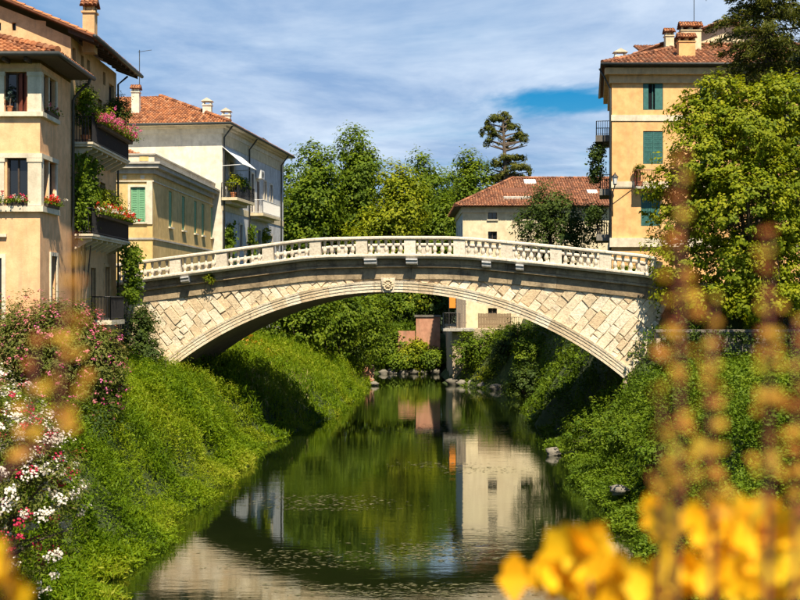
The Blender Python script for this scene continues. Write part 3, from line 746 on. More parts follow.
# balustrades, front and rear
mb = MB()
bh = 0.635
mb.lathe([(0.082, 0), (0.082, 0.035), (0.052, 0.05), (0.045, 0.075), (0.085, 0.14), (0.104, 0.20), (0.098, 0.26), (0.062, 0.35), (0.042, 0.42), (0.05, 0.44), (0.042, 0.455), (0.06, 0.50), (0.078, 0.545), (0.07, 0.58), (0.082, 0.60), (0.082, bh)], (0, 0, 0), 12)
bal_me = mb.mesh('baluster', smooth=True); bal_me.materials.append(M['balu'])
for side, sc in ((0, -0.34), (1, BW + 0.02)):
    br = bpy.data.objects.new('balustrade', None); C.objects.link(br); br.parent = bridge
    for t_ in posts:
        z = rail_z(t_); w = 0.27; sl = (rail_z(t_ + w) - rail_z(t_ - w)) / (2 * w)
        mb = MB(); mb.hexa([bp(t_ - w, sc - 0.17, z - 0.835 - sl * w), bp(t_ + w, sc - 0.17, z - 0.835 + sl * w), bp(t_ + w, sc + 0.17, z - 0.835 + sl * w), bp(t_ - w, sc + 0.17, z - 0.835 - sl * w),
                            bp(t_ - w, sc - 0.17, z - 0.165 - sl * w), bp(t_ + w, sc - 0.17, z - 0.165 + sl * w), bp(t_ + w, sc + 0.17, z - 0.165 + sl * w), bp(t_ - w, sc + 0.17, z - 0.165 - sl * w)])
        mb.build('post', M['balu'], br)
    for a, b in zip(posts[:-1], posts[1:]):
        sweep([(sc + 0.20, -0.16), (sc + 0.23, -0.12), (sc + 0.23, -0.05), (sc + 0.17, 0), (sc - 0.17, 0), (sc - 0.23, -0.05), (sc - 0.23, -0.12), (sc - 0.20, -0.16)], a + 0.004, b - 0.004).build('handrail', M['balu'], br)
        if side == 0: pp = [(0.02, -0.84), (-0.56, -0.84), (-0.60, -0.88), (-0.60, -0.95), (-0.55, -0.99), (-0.50, -1.05), (0.02, -1.05)]
        else: pp = [(sc + 0.26, -0.84), (sc + 0.26, -1.05), (sc - 0.26, -1.05), (sc - 0.26, -0.84)]
        sweep(pp, a + 0.004, b - 0.004).build('plinth', M['balu'], br)
        nb = 5; a2, b2 = a + 0.27, b - 0.27
        for k in range(nb):
            t_ = a2 + (b2 - a2) * (k + 0.5) / nb; z = rail_z(t_) - 0.838 - 0.012
            link('baluster', bal_me, br, bp(t_, sc, z), -TH + random.uniform(-0.3, 0.3), (1, 1, 1.065))
# grey scroll brackets under the plinth
for u in (141, 188, 372, 413, 487, 520):
    t_ = t_of_u(u); z = rail_z(t_) - 1.055; w = random.uniform(0.17, 0.30)
    side_prof = [(-0.18, 0), (-0.64, 0), (-0.65, -0.08), (-0.60, -0.14), (-0.58, -0.24), (-0.52, -0.28), (-0.44, -0.30), (-0.18, -0.31)]
    sl = (rail_z(t_ + w) - rail_z(t_ - w)) / (2 * w)
    mb = MB(); mb.prism([bp(t_ - w, s_, z + dz - sl * w) for s_, dz in side_prof], [bp(t_ + w, s_, z + dz + sl * w) for s_, dz in side_prof]); mb.build('bracket', M['bracket'], cor_root)
# ================================================================== left bay house
XS = -12.46
def zY(v, Y): return HC + (300 - v) / F * Y
def xY(u, Y): return (u - 400) / F * Y
bay = thing('bay_house', (-15, 47, 4.0), 'ochre corner house with white pilasters, flower windows and low tiled hip roof', 'house')
fF = Face((-20.0, 45.0), (1, 0), (0, -1)); fS = Face((XS, 45.0), (0, 1), (1, 0))
A = lambda u: xY(u, 45.0) + 20.0
Zt, Zs = zY(72, 45), zY(112, 45); Zt2, Zs2 = zY(158, 45), zY(206, 45)
ops_f = [(A(5), A(27), Zs, Zt), (A(-27), A(-3), Zs, Zt), (A(7), A(28), Zs2, Zt2), (A(-25), A(-1), Zs2, Zt2), (A(-24), A(2), 6.3, zY(258, 45)), ]
ops_s = [(0.30, 1.05, Zs, Zt), (1.18, 1.93, Zs, Zt), (0.30, 1.05, Zs2, Zt2), (1.18, 1.93, Zs2, Zt2), (1.35, 2.1, 6.9, zY(256, 46.5))]
mb = MB(); A40 = -XS; fF.wall(mb, 0, 20 + XS, 3.2, 15.2, ops_f); fS.wall(mb, 0, 4.2, 3.2, 15.2, ops_s); mb.build('wall', M['ochre'], bay)
for k, o in enumerate(ops_f):
    window(bay, fF, *o, frame=M['darkwood'], mull=1, bars=0, surround=M['trim'] if k == 4 else None)
for k, o in enumerate(ops_s):
    window(bay, fS, *o, frame=M['darkwood'], mull=0, bars=0, surround=M['trim'] if k == 4 else None)
# half-open red-brown shutters in the upper window
for dx, q in ((0.42, 0.30), (0.60, -0.25)):
    mb = MB(); x0 = xY(5, 45) + dx; mb.hexa([(x0, 45.17, Zs + 0.02), (x0 + 0.16, 45.02 + 0.1 * q, Zs + 0.02), (x0 + 0.17, 45.05 + 0.1 * q, Zs + 0.02), (x0 + 0.01, 45.19, Zs + 0.02), (x0, 45.17, Zt - 0.03), (x0 + 0.16, 45.02 + 0.1 * q, Zt - 0.03), (x0 + 0.17, 45.05 + 0.1 * q, Zt - 0.03), (x0 + 0.01, 45.19, Zt - 0.03)])
    mb.build('shutter', M['shutter_red'], bay)
def band(fcs, z0, z1, out, name, mat, parent):      # course running round the corner
    mb = MB()
    fcs[0].box(mb, 0, 20 + XS + out, z0, z1, -0.05, out); fcs[1].box(mb, 0.0, 2.15, z0 + 0.001, z1 - 0.001, -0.05, out - 0.001)
    return mb.build(name, mat, parent)
band((fF, fS), Zs - 0.16, Zs, 0.14, 'sill_course', M['trim'], bay); band((fF, fS), Zs2 - 0.20, Zs2 - 0.005, 0.14, 'sill_course', M['trim'], bay)
band((fF, fS), Zt2, Zt2 + 0.16, 0.09, 'lintel_course', M['trim'], bay); band((fF, fS), Zt, Zt + 0.12, 0.05, 'lintel_course', M['ochre2'], bay)
for z0, z1 in ((Zs, Zt), (Zs2, Zt2)):
    for u0, u1 in ((28.2, 40.0), (-1.0, 4.5)):
        mb = MB(); fF.box(mb, A(u0), A(u1) if u1 < 39 else 20 + XS + 0.06, z0 + 0.01, z1, -0.05, 0.06)
        fF.box(mb, A(u0) - 0.03, (A(u1) if u1 < 39 else 20 + XS + 0.06) + 0.03, z1 - 0.14, z1 - 0.002, -0.05, 0.085)
        mb.build('pilaster', M['trim'], bay)
    mb = MB(); fS.box(mb, 0.0, 0.28, z0 + 0.01, z1 - 0.003, -0.05, 0.058); mb.build('pilaster', M['trim'], bay)
    mb = MB(); fS.box(mb, 1.06, 1.17, z0 + 0.01, z1 - 0.003, -0.15, 0.02); mb.build('mullion', M['trim'], bay)
    mb = MB(); fS.box(mb, 1.94, 2.12, z0 + 0.01, z1 - 0.003, -0.05, 0.058); mb.build('pilaster', M['trim'], bay)
mb = MB(); fF.box(mb, A(-30), A(7), zY(237, 45), zY(234, 45), -0.05, 0.10); mb.build('ledge', M['trim'], bay)
# hip roof against the gable wall behind
EZ = 15.42; ex = XS + 0.80; ey = 44.3; wy = 49.2; pit = 0.36; hx = ex - (wy - ey)
zt = EZ + (wy - ey) * pit
rf = roof_plane(bay, [(-22, ey, EZ), (ex, ey, EZ), (hx, wy, zt), (-22, wy, zt)], 0.235, 0.40, seed=3)
roof_plane(bay, [(ex, ey, EZ), (ex, wy, EZ), (hx, wy, zt)], 0.2, 0.36, seed=4)
ridge_caps(bay, (ex, ey, EZ + 0.08), (hx, wy, zt + 0.08))
mb = MB(); mb.quad((-22, ey + 0.02, EZ - 0.1), (ex - 0.02, ey + 0.02, EZ - 0.1), (XS - 0.01, 45.0, EZ - 0.1), (-22, 45.0, EZ - 0.1)); mb.quad((ex - 0.02, ey + 0.02, EZ - 0.1), (ex - 0.02, wy, EZ - 0.1), (XS - 0.01, wy, EZ - 0.1), (XS - 0.01, 45.0, EZ - 0.1)); mb.build('eave_boarding', M['darkwood'], bay)
for x in np.arange(-19.6, -12.5, 0.75):
    mb = MB(); mb.box(x, x + 0.11, ey + 0.1, 45.02, EZ - 0.24, EZ - 0.11); mb.build('rafter', M['darkwood'], bay)
mb = MB(); mb.tube([(-22, ey - 0.06, EZ - 0.03), (ex + 0.05, ey - 0.06, EZ - 0.03), (ex + 0.06, wy + 0.1, EZ - 0.04)], 0.085, 8); gut = mb.build('gutter', M['gutter'], bay, smooth=True)
dpx, dpy = XS + 0.08, 49.25
mb = MB(); mb.tube([(ex + 0.05, 48.8, EZ - 0.08), (ex - 0.05, 48.9, EZ - 0.28), (dpx + 0.2, dpy, EZ - 0.55), (dpx, dpy, EZ - 0.85), (dpx, dpy, 4.0)], 0.055, 8); mb.build('downpipe', M['gutter'], bay, smooth=True)

# ================================================================== taller house with the balconies
h2 = thing('balcony_house', (-15, 53, 4.0), 'tall ochre house with chimney and iron balconies full of plants', 'house')
f2F = Face((-23.0, 49.2), (1, 0), (0, -1)); f2S = Face((XS, 49.2), (0, 1), (1, 0)); LEN2 = 7.9
YU = lambda u: XS * F / (u - 400) - 49.2
EZ2 = 16.95
ops2 = [(YU(72.5), YU(76), 16.05, 16.65), (YU(81), YU(84), 16.0, 16.6), (YU(87), YU(90), 16.0, 16.6), (YU(103), YU(105.5), 16.05, 16.6), (YU(109), YU(114), 13.1, 16.3),
        (1.5, 2.6, 13.06, 15.4), (4.2, 5.0, 13.06, 15.3), (1.9, 3.0, 9.62, 11.9), (4.6, 5.6, 9.62, 11.9), (3.0, 3.9, 6.2, 8.3), (5.6, 6.5, 6.0, 8.4)]
mb = MB(); f2S.wall(mb, 0, LEN2, 3.2, EZ2, ops2)
g2 = [(xY(12, 49.2) + 23, xY(16, 49.2) + 23, 17.2, 17.5), (xY(-3, 49.2) + 23, xY(1, 49.2) + 23, 17.2, 17.5)]
RX2, RZ2 = -17.6, EZ2 + 0.42 * 5.2
mb2 = MB(); f2F.wall(mb, 3.0, 23 + XS, 3.2, EZ2, ()); 
f2F.wall(mb, 23 - 17.6, 23 - 13.4, EZ2, 17.55, g2)
mb.add([f2F.p(23 - 13.4, EZ2), f2F.p(23 + XS, EZ2), f2F.p(23 - 13.4, 17.37)], [(0, 1, 2)])
mb.add([f2F.p(23 - 17.6, 17.55), f2F.p(23 - 13.4, 17.55), f2F.p(23 - 13.8, 17.6), f2F.p(23 - 17.6, RZ2 - 0.02)], [(0, 1, 2, 3)])
mb.add([f2F.p(3.0, EZ2), f2F.p(23 - 17.6, EZ2), f2F.p(23 - 17.6, RZ2 - 0.02)], [(0, 1, 2)])
mb.quad((XS, 57.1, 3.2), (-20, 57.1, 3.2), (-20, 57.1, EZ2), (XS, 57.1, EZ2)); mb.add([(XS, 57.1, EZ2), (-22.8, 57.1, EZ2), (RX2, 57.1, RZ2)], [(0, 1, 2)])
mb.build('wall', M['ochre2'], h2)
for o in g2: window(h2, f2F, *o, frame=M['darkwood'], fw=0.02, mull=0, bars=0)
for k, o in enumerate(ops2): window(h2, f2S, *o, frame=M['shutter_brown'], mull=0 if k < 4 else 1, bars=0, surround=M['ochre2'] if k > 4 else None)
e2 = XS + 0.95
roof_plane(h2, [(e2, 48.75, EZ2 - 0.02), (e2, 57.6, EZ2 - 0.02), (RX2, 57.6, RZ2 + 0.36), (RX2, 48.75, RZ2 + 0.36)], 0.2, 0.36, seed=8)
roof_plane(h2, [(-23.6, 57.6, EZ2 - 0.02), (-23.6, 48.75, EZ2 - 0.02), (RX2, 48.75, RZ2 + 0.36), (RX2, 57.6, RZ2 + 0.36)], 0.2, 0.36, seed=9)
for k in range(11):
    y = 49.0 + k * 0.82; mb = MB(); mb.hexa([(XS - 0.05, y, EZ2 + 0.14), (e2 - 0.05, y, EZ2 - 0.22), (e2 - 0.05, y + 0.12, EZ2 - 0.22), (XS - 0.05, y + 0.12, EZ2 + 0.14), (XS - 0.05, y, EZ2 + 0.28), (e2 - 0.05, y, EZ2 - 0.09), (e2 - 0.05, y + 0.12, EZ2 - 0.09), (XS - 0.05, y + 0.12, EZ2 + 0.28)]); mb.build('rafter', M['darkwood'], h2)
mb = MB(); mb.tube([(e2 + 0.07, 48.7, EZ2 - 0.05), (e2 + 0.07, 57.65, EZ2 - 0.05)], 0.08, 8); mb.build('gutter', M['gutter'], h2, smooth=True)
mb = MB(); mb.tube([(XS + 0.45, 57.3, EZ2 - 0.1), (XS + 0.1, 57.0, EZ2 - 0.5), (XS + 0.1, 57.0, 4)], 0.045, 8); mb.build('downpipe', M['gutter'], h2, smooth=True)
chimney(h2, xY(90, 50.6), 50.6, 16.6, zY(14, 50.6), 0.46, 0.5, M['ochre2'])
# balconies
BX = -11.75
for zb in (13.0, 9.5):
    mb = MB(); mb.box(XS - 0.02, BX, 49.6, 56.3, zb - 0.14, zb); mb.box(XS - 0.02, BX + 0.05, 49.55, 56.35, zb - 0.05, zb + 0.03)
    bal = mb.build('balcony', M['trim'], h2)
    for k in range(8):
        y = 49.8 + k * 0.88; sp = [(XS, zb - 0.15), (BX - 0.06, zb - 0.15), (BX - 0.08, zb - 0.24), (BX - 0.25, zb - 0.30), (XS + 0.15, zb - 0.48), (XS, zb - 0.55)]
        mb = MB(); mb.prism([(x, y, z) for x, z in sp], [(x, y + 0.14, z) for x, z in sp]); mb.build('console', M['trim'], bal)
    railing(bal, [(XS, 49.62, zb + 0.03), (BX - 0.03, 49.62, zb + 0.03), (BX - 0.03, 56.28, zb + 0.03), (XS, 56.28, zb + 0.03)], 0.98, 0.11, M['iron'], bar=0.016)
mb = MB(); mb.box(XS, BX + 0.1, 52.5, 55.0, 6.0, 6.18); bal = mb.build('balcony', M['trim'], h2); railing(bal, [(XS, 52.52, 6.18), (BX + 0.05, 52.52, 6.18), (BX + 0.05, 54.95, 6.18)], 0.95, 0.12, M['iron'], bar=0.016)

# flower boxes and pots (things of their own)
def flower_box(p0, p1, label, fl, seed, group=None, h=0.32, spread=0.20, n=26, greens=None):
    p0, p1 = Vector(p0), Vector(p1); t = thing('flower_box', p0.lerp(p1, 0.5), label, 'flower box', group)
    d = (p1 - p0).normalized(); w = d.cross(Vector((0, 0, 1))) * 0.09
    mb = MB(); mb.hexa([p0 - w, p1 - w, p1 + w, p0 + w, p0 - w * 1.2 + Vector((0, 0, 0.12)), p1 - w * 1.2 + Vector((0, 0, 0.12)), p1 + w * 1.2 + Vector((0, 0, 0.12)), p0 + w * 1.2 + Vector((0, 0, 0.12))])
    mb.build('box', M['darkwood'], t)
    g = np.random.default_rng(seed); L = (p1 - p0).length; N = int(n * 16 * max(L, 0.5))
    def spreadp(N, sp, hz, z0):
        a = g.random(N)[:, None]; b = np.array(p0) * (1 - a) + np.array(p1) * a
        q = g.normal(size=(N, 3)) * np.array((sp, sp, sp * 0.8)) * 0.6; q[:, 2] = np.abs(q[:, 2]) * hz + z0; return b + q
    leaf_obj('foliage', greens or M['mid'], spreadp(N, spread, 1.2, 0.10), 0.075, parent=t, aspect=0.8)
    for name, mat, k in fl:
        c = spreadp(int(k * max(L, 0.5)), spread, 1.3, h * 0.55); pts = (c[:, None, :] + g.normal(size=(len(c), 14, 3)) * 0.035).reshape(-1, 3)
        stuff(leaf_obj(name, mat, pts, 0.06, parent=t, aspect=0.9))
    return t
for (u0, u1, zz, lab, fl, sd) in ((8, 27, Zs2, 'window box of white and pink geraniums on the ochre house sill', [('flowers', M['whitep'], 9), ('flowers', M['crimson'], 12)], 1), (-12, 2, Zs2, 'window box of only red geraniums on the front sill of the ochre house', [('flowers', M['red'], 26)], 2)):
    flower_box((xY(u0, 45), 44.95, zz), (xY(u1, 45), 44.95, zz), lab, fl, sd)
flower_box((XS + 0.08, 45.35, Zs2), (XS + 0.08, 46.9, Zs2), 'window box of bright red geraniums round the corner of the ochre house', [('flowers', M['red'], 26), ('flowers', M['whitep'], 5)], 3)
flower_box((XS + 0.06, 45.5, Zs), (XS + 0.06, 46.9, Zs), 'sparse dusky pink plants on the upper corner window sill', [('flowers', M['pink'], 5)], 4, n=8)
flower_box((BX + 0.10, 50.4, 13.72), (BX + 0.10, 56.2, 13.72), 'long box of magenta and pink flowers on the upper balcony rail', [('flowers', M['hotpink'], 60), ('flowers', M['pink'], 26)], 5, spread=0.34, n=40)
flower_box((BX + 0.10, 50.3, 10.22), (BX + 0.10, 56.2, 10.22), 'long box of red and white geraniums on the lower balcony rail', [('flowers', M['red'], 34), ('flowers', M['whitep'], 24)], 6, spread=0.28, n=40)
def potted(base, h, r, label, mat, seed, n=40, leaf=0.10, name='potted_plant', group=None, pot=0.16):
    t = thing(name, base, label, 'potted plant', group); x, y, z = base
    mb = MB(); mb.lathe([(pot * 0.7, 0), (pot, pot * 1.7), (pot * 1.12, pot * 1.72), (pot * 1.12, pot * 2.0), (pot * 0.9, pot * 2.0)], base, 10); mb.build('pot', M['terracotta'], t, smooth=False)
    mb = MB(); mb.tube([(x, y, z + pot * 1.8), (x + 0.03, y, z + h * 0.6), (x, y + 0.03, z + h)], [0.03, 0.02, 0.006], 6); mb.build('stem', M['bark'], t)
    p, nr, tone, _ = cloud([(x, y, z + h * 0.72, r, r, h * 0.36)], n, 26, r * 0.4, shell=(0.2, 1.05), seed=seed); leaf_obj('foliage', mat, p, leaf, nr, tone, parent=t, aspect=0.5)
    return t
potted((xY(10, 45), 44.98, Zs), 0.85, 0.22, 'small grey green plant in orange pot on the upper window sill', M['blue'], 21, 14, 0.09, pot=0.10)
for k, (y, h, r, m, lab) in enumerate(((50.0, 1.9, 0.40, M['mid'], 'leafy potted shrub at the street end of the upper balcony'), (52.2, 1.5, 0.45, M['lime'], 'pale green potted shrub in the middle of the upper balcony'), (54.6, 1.9, 0.5, M['dark'], 'dark potted shrub beside the middle of the upper balcony rail'), (55.9, 2.4, 0.42, M['dark'], 'tall thin potted tree at the bridge end of the upper balcony'))):
    potted((BX - 0.35, y, 13.0), h * 1.1, r * 1.25, lab, m, 30 + k, 85, 0.11, pot=0.17)
for k, (y, h, r, m, lab) in enumerate(((50.6, 1.5, 0.42, M['mid'], 'bushy potted shrub at the street end of the lower balcony'), (52.6, 1.7, 0.5, M['lime'], 'pale leafy potted shrub in the middle of the lower balcony'), (54.5, 1.6, 0.5, M['mid'], 'dense green potted shrub towards the bridge on the lower balcony'))):
    potted((BX - 0.35, y, 9.5), h * 1.1, r * 1.25, lab, m, 40 + k, 90, 0.11, pot=0.17)
def creeper(name, label, fc_pts, mat, n, leaf, seed, cat='climbing plant', root=None, per=22, cr=0.28):
    g = np.random.default_rng(seed); t = thing(name, root, label, cat)
    c = np.array(fc_pts(g, n)); pts = (c[:, None, :] + g.normal(size=(n, per, 3)) * cr * 0.5).reshape(-1, 3)
    nr = rand_unit(len(pts), g) + np.array((0.7, -0.6, 0.5)); leaf_obj('foliage', mat, pts, leaf * (0.7 + 0.6 * g.random(len(pts))), nr, np.repeat(g.random(n) * 0.5, per) + 0.5 * g.random(len(pts)), parent=t, aspect=0.8)
    mb = MB(); r0 = Vector(root)
    for i in g.choice(n, 7): mb.tube([r0, r0.lerp(Vector(c[i]), 0.5), Vector(c[i])], [0.03, 0.02, 0.006], 5)
    mb.build('stem', M['bark'], t); return t
creeper('creeper', 'leafy creeper climbing the balcony house between its two long balconies', lambda g, n: [(XS + 0.12 + 0.25 * g.random(), 49.5 + 2.6 * g.random() ** 1.3, 9.6 + 2.9 * g.random()) for _ in range(n)], M['mid'], 190, 0.13, 61, root=(XS + 0.1, 50.0, 4.2))
creeper('creeper', 'green creeper hanging at the bridge end of the balcony house below its balconies', lambda g, n: [(BX - 0.1 + 0.45 * g.random(), 55.2 + 2.0 * g.random(), 7.0 + 2.3 * g.random()) for _ in range(n)], M['mid'], 110, 0.13, 62, root=(XS + 0.1, 56.5, 4.2))

# ================================================================== yellow building beyond the bridge
yb = thing('yellow_building', (-18, 80, 7.0), 'low yellow building with green shutters and heavy grey cornice behind the bridge', 'building')
YC = (-13.7, 72.0); yd = np.array((0.04, 1.0)); yd /= np.linalg.norm(yd)
fyS = Face(YC, yd, (yd[1], -yd[0])); fyF = Face(YC, (-yd[1], yd[0]), (-yd[0], -yd[1]))
# front runs to the left from the corner: use a = distance from the corner
def y_side(u):
    k = (u - 400) / F; Y = (YC[0] - 0.04 * YC[1]) / (k - 0.04); return (Y - YC[1]) / yd[1]
ys_ops = [(y_side(u) - 0.45, y_side(u) + 0.45, 11.3, 13.4) for u in (170.5, 183.5, 195.5, 203, 212)]
LY_ = 19.0
mb = MB(); fyS.wall(mb, 0, LY_, 3.0, 14.0, ys_ops)
yf_a = [(xY(u, 72.3) - YC[0]) * -1 for u in (146.5, 131.5)]
yf_ops = [(yf_a[0], yf_a[1], zY(222, 72), zY(187, 72)), (yf_a[0] + 2.6, yf_a[1] + 2.6, zY(222, 72), zY(187, 72))]
fyF.wall(mb, 0, 9.0, 3.0, 14.0, yf_ops); mb.build('wall', M['yellow'], yb)
for o in ys_ops: window(yb, fyS, *o, closed=M['shutter_green'], depth=0.25, surround=None, sill=M['trim'])
for o in yf_ops: window(yb, fyF, *o, closed=M['shutter_green'], depth=0.2, surround=M['trim'], sill=M['trim'])
def wrap(fa, fb, la, lb, z0, z1, out, name, mat, parent):
    """course round a shared corner at a = 0"""
    mb = MB(); fa.box(mb, -out, la, z0, z1, -0.05, out); fb.box(mb, 0.05, lb, z0 + 0.002, z1 - 0.002, -0.05, out - 0.002); return mb.build(name, mat, parent)
wrap(fyF, fyS, 9, LY_, 14.0, 14.28, 0.16, 'cornice_moulding', M['cornice'], yb)
wrap(fyF, fyS, 9, LY_, 14.282, 14.5, 0.42, 'cornice', M['cornice'], yb)
wrap(fyF, fyS, 9, LY_, 14.502, 14.62, 0.52, 'cornice', M['cornice'], yb)
wrap(fyF, fyS, 9, LY_, 14.622, 15.02, 0.12, 'parapet', M['trim'], yb)
wrap(fyF, fyS, 9, LY_, 15.022, 15.10, 0.2, 'coping', M['cornice'], yb)
wrap(fyF, fyS, 9, LY_, 13.55, 13.62, 0.07, 'string_course', M['trim'], yb)
wrap(fyF, fyS, 9, LY_, 10.35, 10.45, 0.06, 'string_course', M['cornice'], yb)
for k in range(8):
    mb = MB(); a = 0.45 + k * 1.0; fyF.box(mb, a, a + 0.22, 13.70, 13.9, -0.03, 0.06); mb.build('patera', M['trim'], yb)
for k in range(6):
    mb = MB(); a = 0.2 + k * 1.15; fyF.box(mb, a, a + 0.5, 14.70, 14.95, 0.1, 0.14); mb.build('parapet_panel', M['yellow'], yb)
mb = MB(); fyF.box(mb, 0.0, 0.32, 11.2, 13.55, -0.03, 0.07); mb.build('pilaster', M['trim'], yb)
mb = MB(); mb.prism([fyF.p(0, 15.0), fyS.p(LY_, 15.0), fyF.p(9, 15.0, -LY_), fyF.p(9, 15.0)], [fyF.p(0, 15.06), fyS.p(LY_, 15.06), fyF.p(9, 15.06, -LY_), fyF.p(9, 15.06)]); mb.build('flat_roof', M['cornice'], yb)
roof_plane(yb, [fyF.p(8.8, 15.1, -1.0), fyF.p(0.6, 15.1, -1.0), fyF.p(3.6, 16.1, -4.0), fyF.p(8.8, 16.1, -4.0)], 0.22, 0.38, name='roof', seed=12)

# ================================================================== white house
wh = thing('white_house', (-14, 98, 4.0), 'tall white riverside house with terracotta hip roof, awning and two small balconies', 'house')
WC = (-12.3, 90.0); wd = np.array((0.12, 1.0)); wd /= np.linalg.norm(wd)
fwS = Face(WC, wd, (wd[1], -wd[0])); fwF = Face(WC, (-wd[1], wd[0]), (-wd[0], -wd[1]))
def w_side(u):
    k = (u - 400) / F; Y = (WC[0] - 0.12 * WC[1]) / (k - 0.12); return (Y - WC[1]) / wd[1]
LW = 20.3; WE = 18.55
up = [(w_side(223.5), w_side(227), 14.2, 17.4), (w_side(229.5), w_side(233), 14.2, 16.8), (w_side(251), w_side(253.5), 13.7, 16.6), (w_side(257), w_side(259.5), 13.7, 16.2), (w_side(264), w_side(266), 14.6, 16.4), (w_side(270), w_side(272), 14.5, 16.3)]
lo = [(w_side(223), w_side(225.5), 10.4, 12.6), (w_side(228), w_side(230.5), 10.4, 12.4), (w_side(239.5), w_side(242), 10.6, 12.5), (w_side(251), w_side(253.5), 10.2, 12.4), (w_side(257.5), w_side(260.5), 10.2, 12.4), (w_side(270), w_side(272), 10.4, 12.2)]
mb = MB(); fwS.wall(mb, 0, LW, 2.5, WE, up + lo)
mb.build('side_wall', M['shade_white'], wh)
mb = MB(); fwF.wall(mb, 0, 13, 3.0, WE, ()); mb.build('wall', M['white'], wh); mb = MB(); mb.quad(fwS.p(LW, 2.5), fwS.p(LW, 2.5, -12), fwS.p(LW, WE, -12), fwS.p(LW, WE)); mb.build('end_wall', M['white'], wh)
for k, o in enumerate(up + lo): window(wh, fwS, *o, frame=M['shutter_brown'], mull=1, bars=1, surround=M['trim'] if k % 3 else None, closed=M['shutter_brown'] if k in (2, 8, 3) else None)
wrap(fwF, fwS, 13, LW, WE, WE + 0.35, 0.10, 'cornice', M['white'], wh); wrap(fwF, fwS, 13, LW, WE + 0.352, WE + 0.60, 0.35, 'cornice', M['trim'], wh)
mb = MB(); fwS.box(mb, 0, LW, WE - 0.75, WE - 0.003, -0.05, 0.035); mb.build('frieze_band', M['cream'], wh)
mb = MB(); fwS.box(mb, 0, LW, 13.2, 13.65, -0.05, 0.045); mb.build('string_course', M['cream'], wh)
eo = 0.75; ez = WE + 0.62
E00 = fwF.p(-eo, ez, eo); E10 = fwF.p(13, ez, eo); E01 = (*[fwS.p(LW + eo, ez, eo)[i] for i in (0, 1)], ez)
pk = 7.2; rz = ez + pk * 0.42
Rn = fwS.p(pk - eo, rz, -(pk - eo)); Rf = fwS.p(LW + eo - pk, rz, -(pk - eo))
roof_plane(wh, [E10, E00, Rn, fwF.p(13, rz, -(pk - eo))], 0.22, 0.38, name='roof', seed=14); roof_plane(wh, [E00, E01, Rf, Rn], 0.22, 0.38, name='roof', seed=15)
ridge_caps(wh, (E00[0], E00[1], ez + 0.1), (Rn[0], Rn[1], rz + 0.08)); 
mb = MB(); mb.tube([fwF.p(13, ez - 0.03, eo + 0.06), fwF.p(-eo - 0.06, ez - 0.03, eo + 0.06), fwS.p(LW + eo, ez - 0.03, eo + 0.06)], 0.09, 8); mb.build('gutter', M['gutter'], wh, smooth=True)
mb = MB(); mb.prism([fwF.p(13, ez - 0.12, eo), fwF.p(-eo, ez - 0.12, eo), fwS.p(LW + eo, ez - 0.12, eo), fwS.p(LW + eo, ez - 0.12, -8)], [fwF.p(13, ez - 0.065, eo), fwF.p(-eo, ez - 0.065, eo), fwS.p(LW + eo, ez - 0.065, eo), fwS.p(LW + eo, ez - 0.065, -8)]); mb.build('eave_boarding', M['trim'], wh)
for a in (w_side(220.5) + 0.55, w_side(248), w_side(280)):
    mb = MB(); mb.tube([fwS.p(a, ez - 0.05, eo), fwS.p(a, ez - 0.4, 0.5), fwS.p(a, ez - 0.9, 0.12), fwS.p(a, 4, 0.12)], 0.06, 8); mb.build('downpipe', M['gutter'], wh, smooth=True)
def roofz(p):   # height of the two visible slopes
    q = np.array((p[0], p[1], 0)); a = -np.dot(q - fwS.o, fwS.n) + eo; b = -np.dot(q - fwF.o, fwF.n) + eo
    return ez + 0.42 * min(a, b)
for (u, Y, vt, w, cap, mt) in ((136, 93.0, 93, 0.55, 'tiled', M['white']), (207.5, 92.0, 106, 0.6, 'slab', M['white']), (226.5, 92.2, 116, 0.55, 'slab', M['white'])):
    x = xY(u, Y); chimney(wh, x, Y, roofz((x, Y)) - 0.3, zY(vt, Y), w, 0.6, mt, cap)
x = xY(263.5, 103); chimney(wh, x, 103, roofz((x, 103)) - 0.3, zY(145, 103), 0.5, 0.5, M['gutter'], 'slab')
for (u0, u1, zb, out) in ((221.5, 240, 14.1, 1.1), (249.5, 268, 13.55, 1.05)):
    a0, a1 = w_side(u0), w_side(u1); mb = MB(); fwS.box(mb, a0, a1, zb - 0.2, zb, 0, out); sl = mb.build('balcony', M['cream'], wh)
    mb = MB(); fwS.box(mb, a0 + 0.3, a1 - 0.3, zb - 0.42, zb - 0.2, 0, out * 0.55); mb.build('console', M['trim'], sl)
    railing(sl, [fwS.p(a0 + 0.03, zb), fwS.p(a0 + 0.03, zb, out - 0.04), fwS.p(a1 - 0.03, zb, out - 0.04), fwS.p(a1 - 0.03, zb)], 1.0, 0.14, M['iron'] if zb > 14 else M['aircon'], bar=0.016)
a0, a1 = w_side(222), w_side(236)
mb = MB(); mb.prism([fwS.p(a0, 17.6, 0.02), fwS.p(a1, 17.6, 0.02), fwS.p(a1, 16.35, 1.5), fwS.p(a0, 16.35, 1.5)], [fwS.p(a0, 17.64, 0.02), fwS.p(a1, 17.64, 0.02), fwS.p(a1, 16.39, 1.5), fwS.p(a0, 16.39, 1.5)]); aw = mb.build('awning', M['awning'], wh)
mb = MB(); mb.tube([fwS.p(a0, 16.37, 1.5), fwS.p(a1, 16.37, 1.5)], 0.03, 6); mb.tube([fwS.p(a0 + 0.1, 16.3, 0.0), fwS.p(a0 + 0.1, 16.37, 1.5)], 0.025, 6); mb.tube([fwS.p(a1 - 0.1, 16.3, 0.0), fwS.p(a1 - 0.1, 16.37, 1.5)], 0.025, 6); mb.build('awning_frame', M['aircon'], aw)
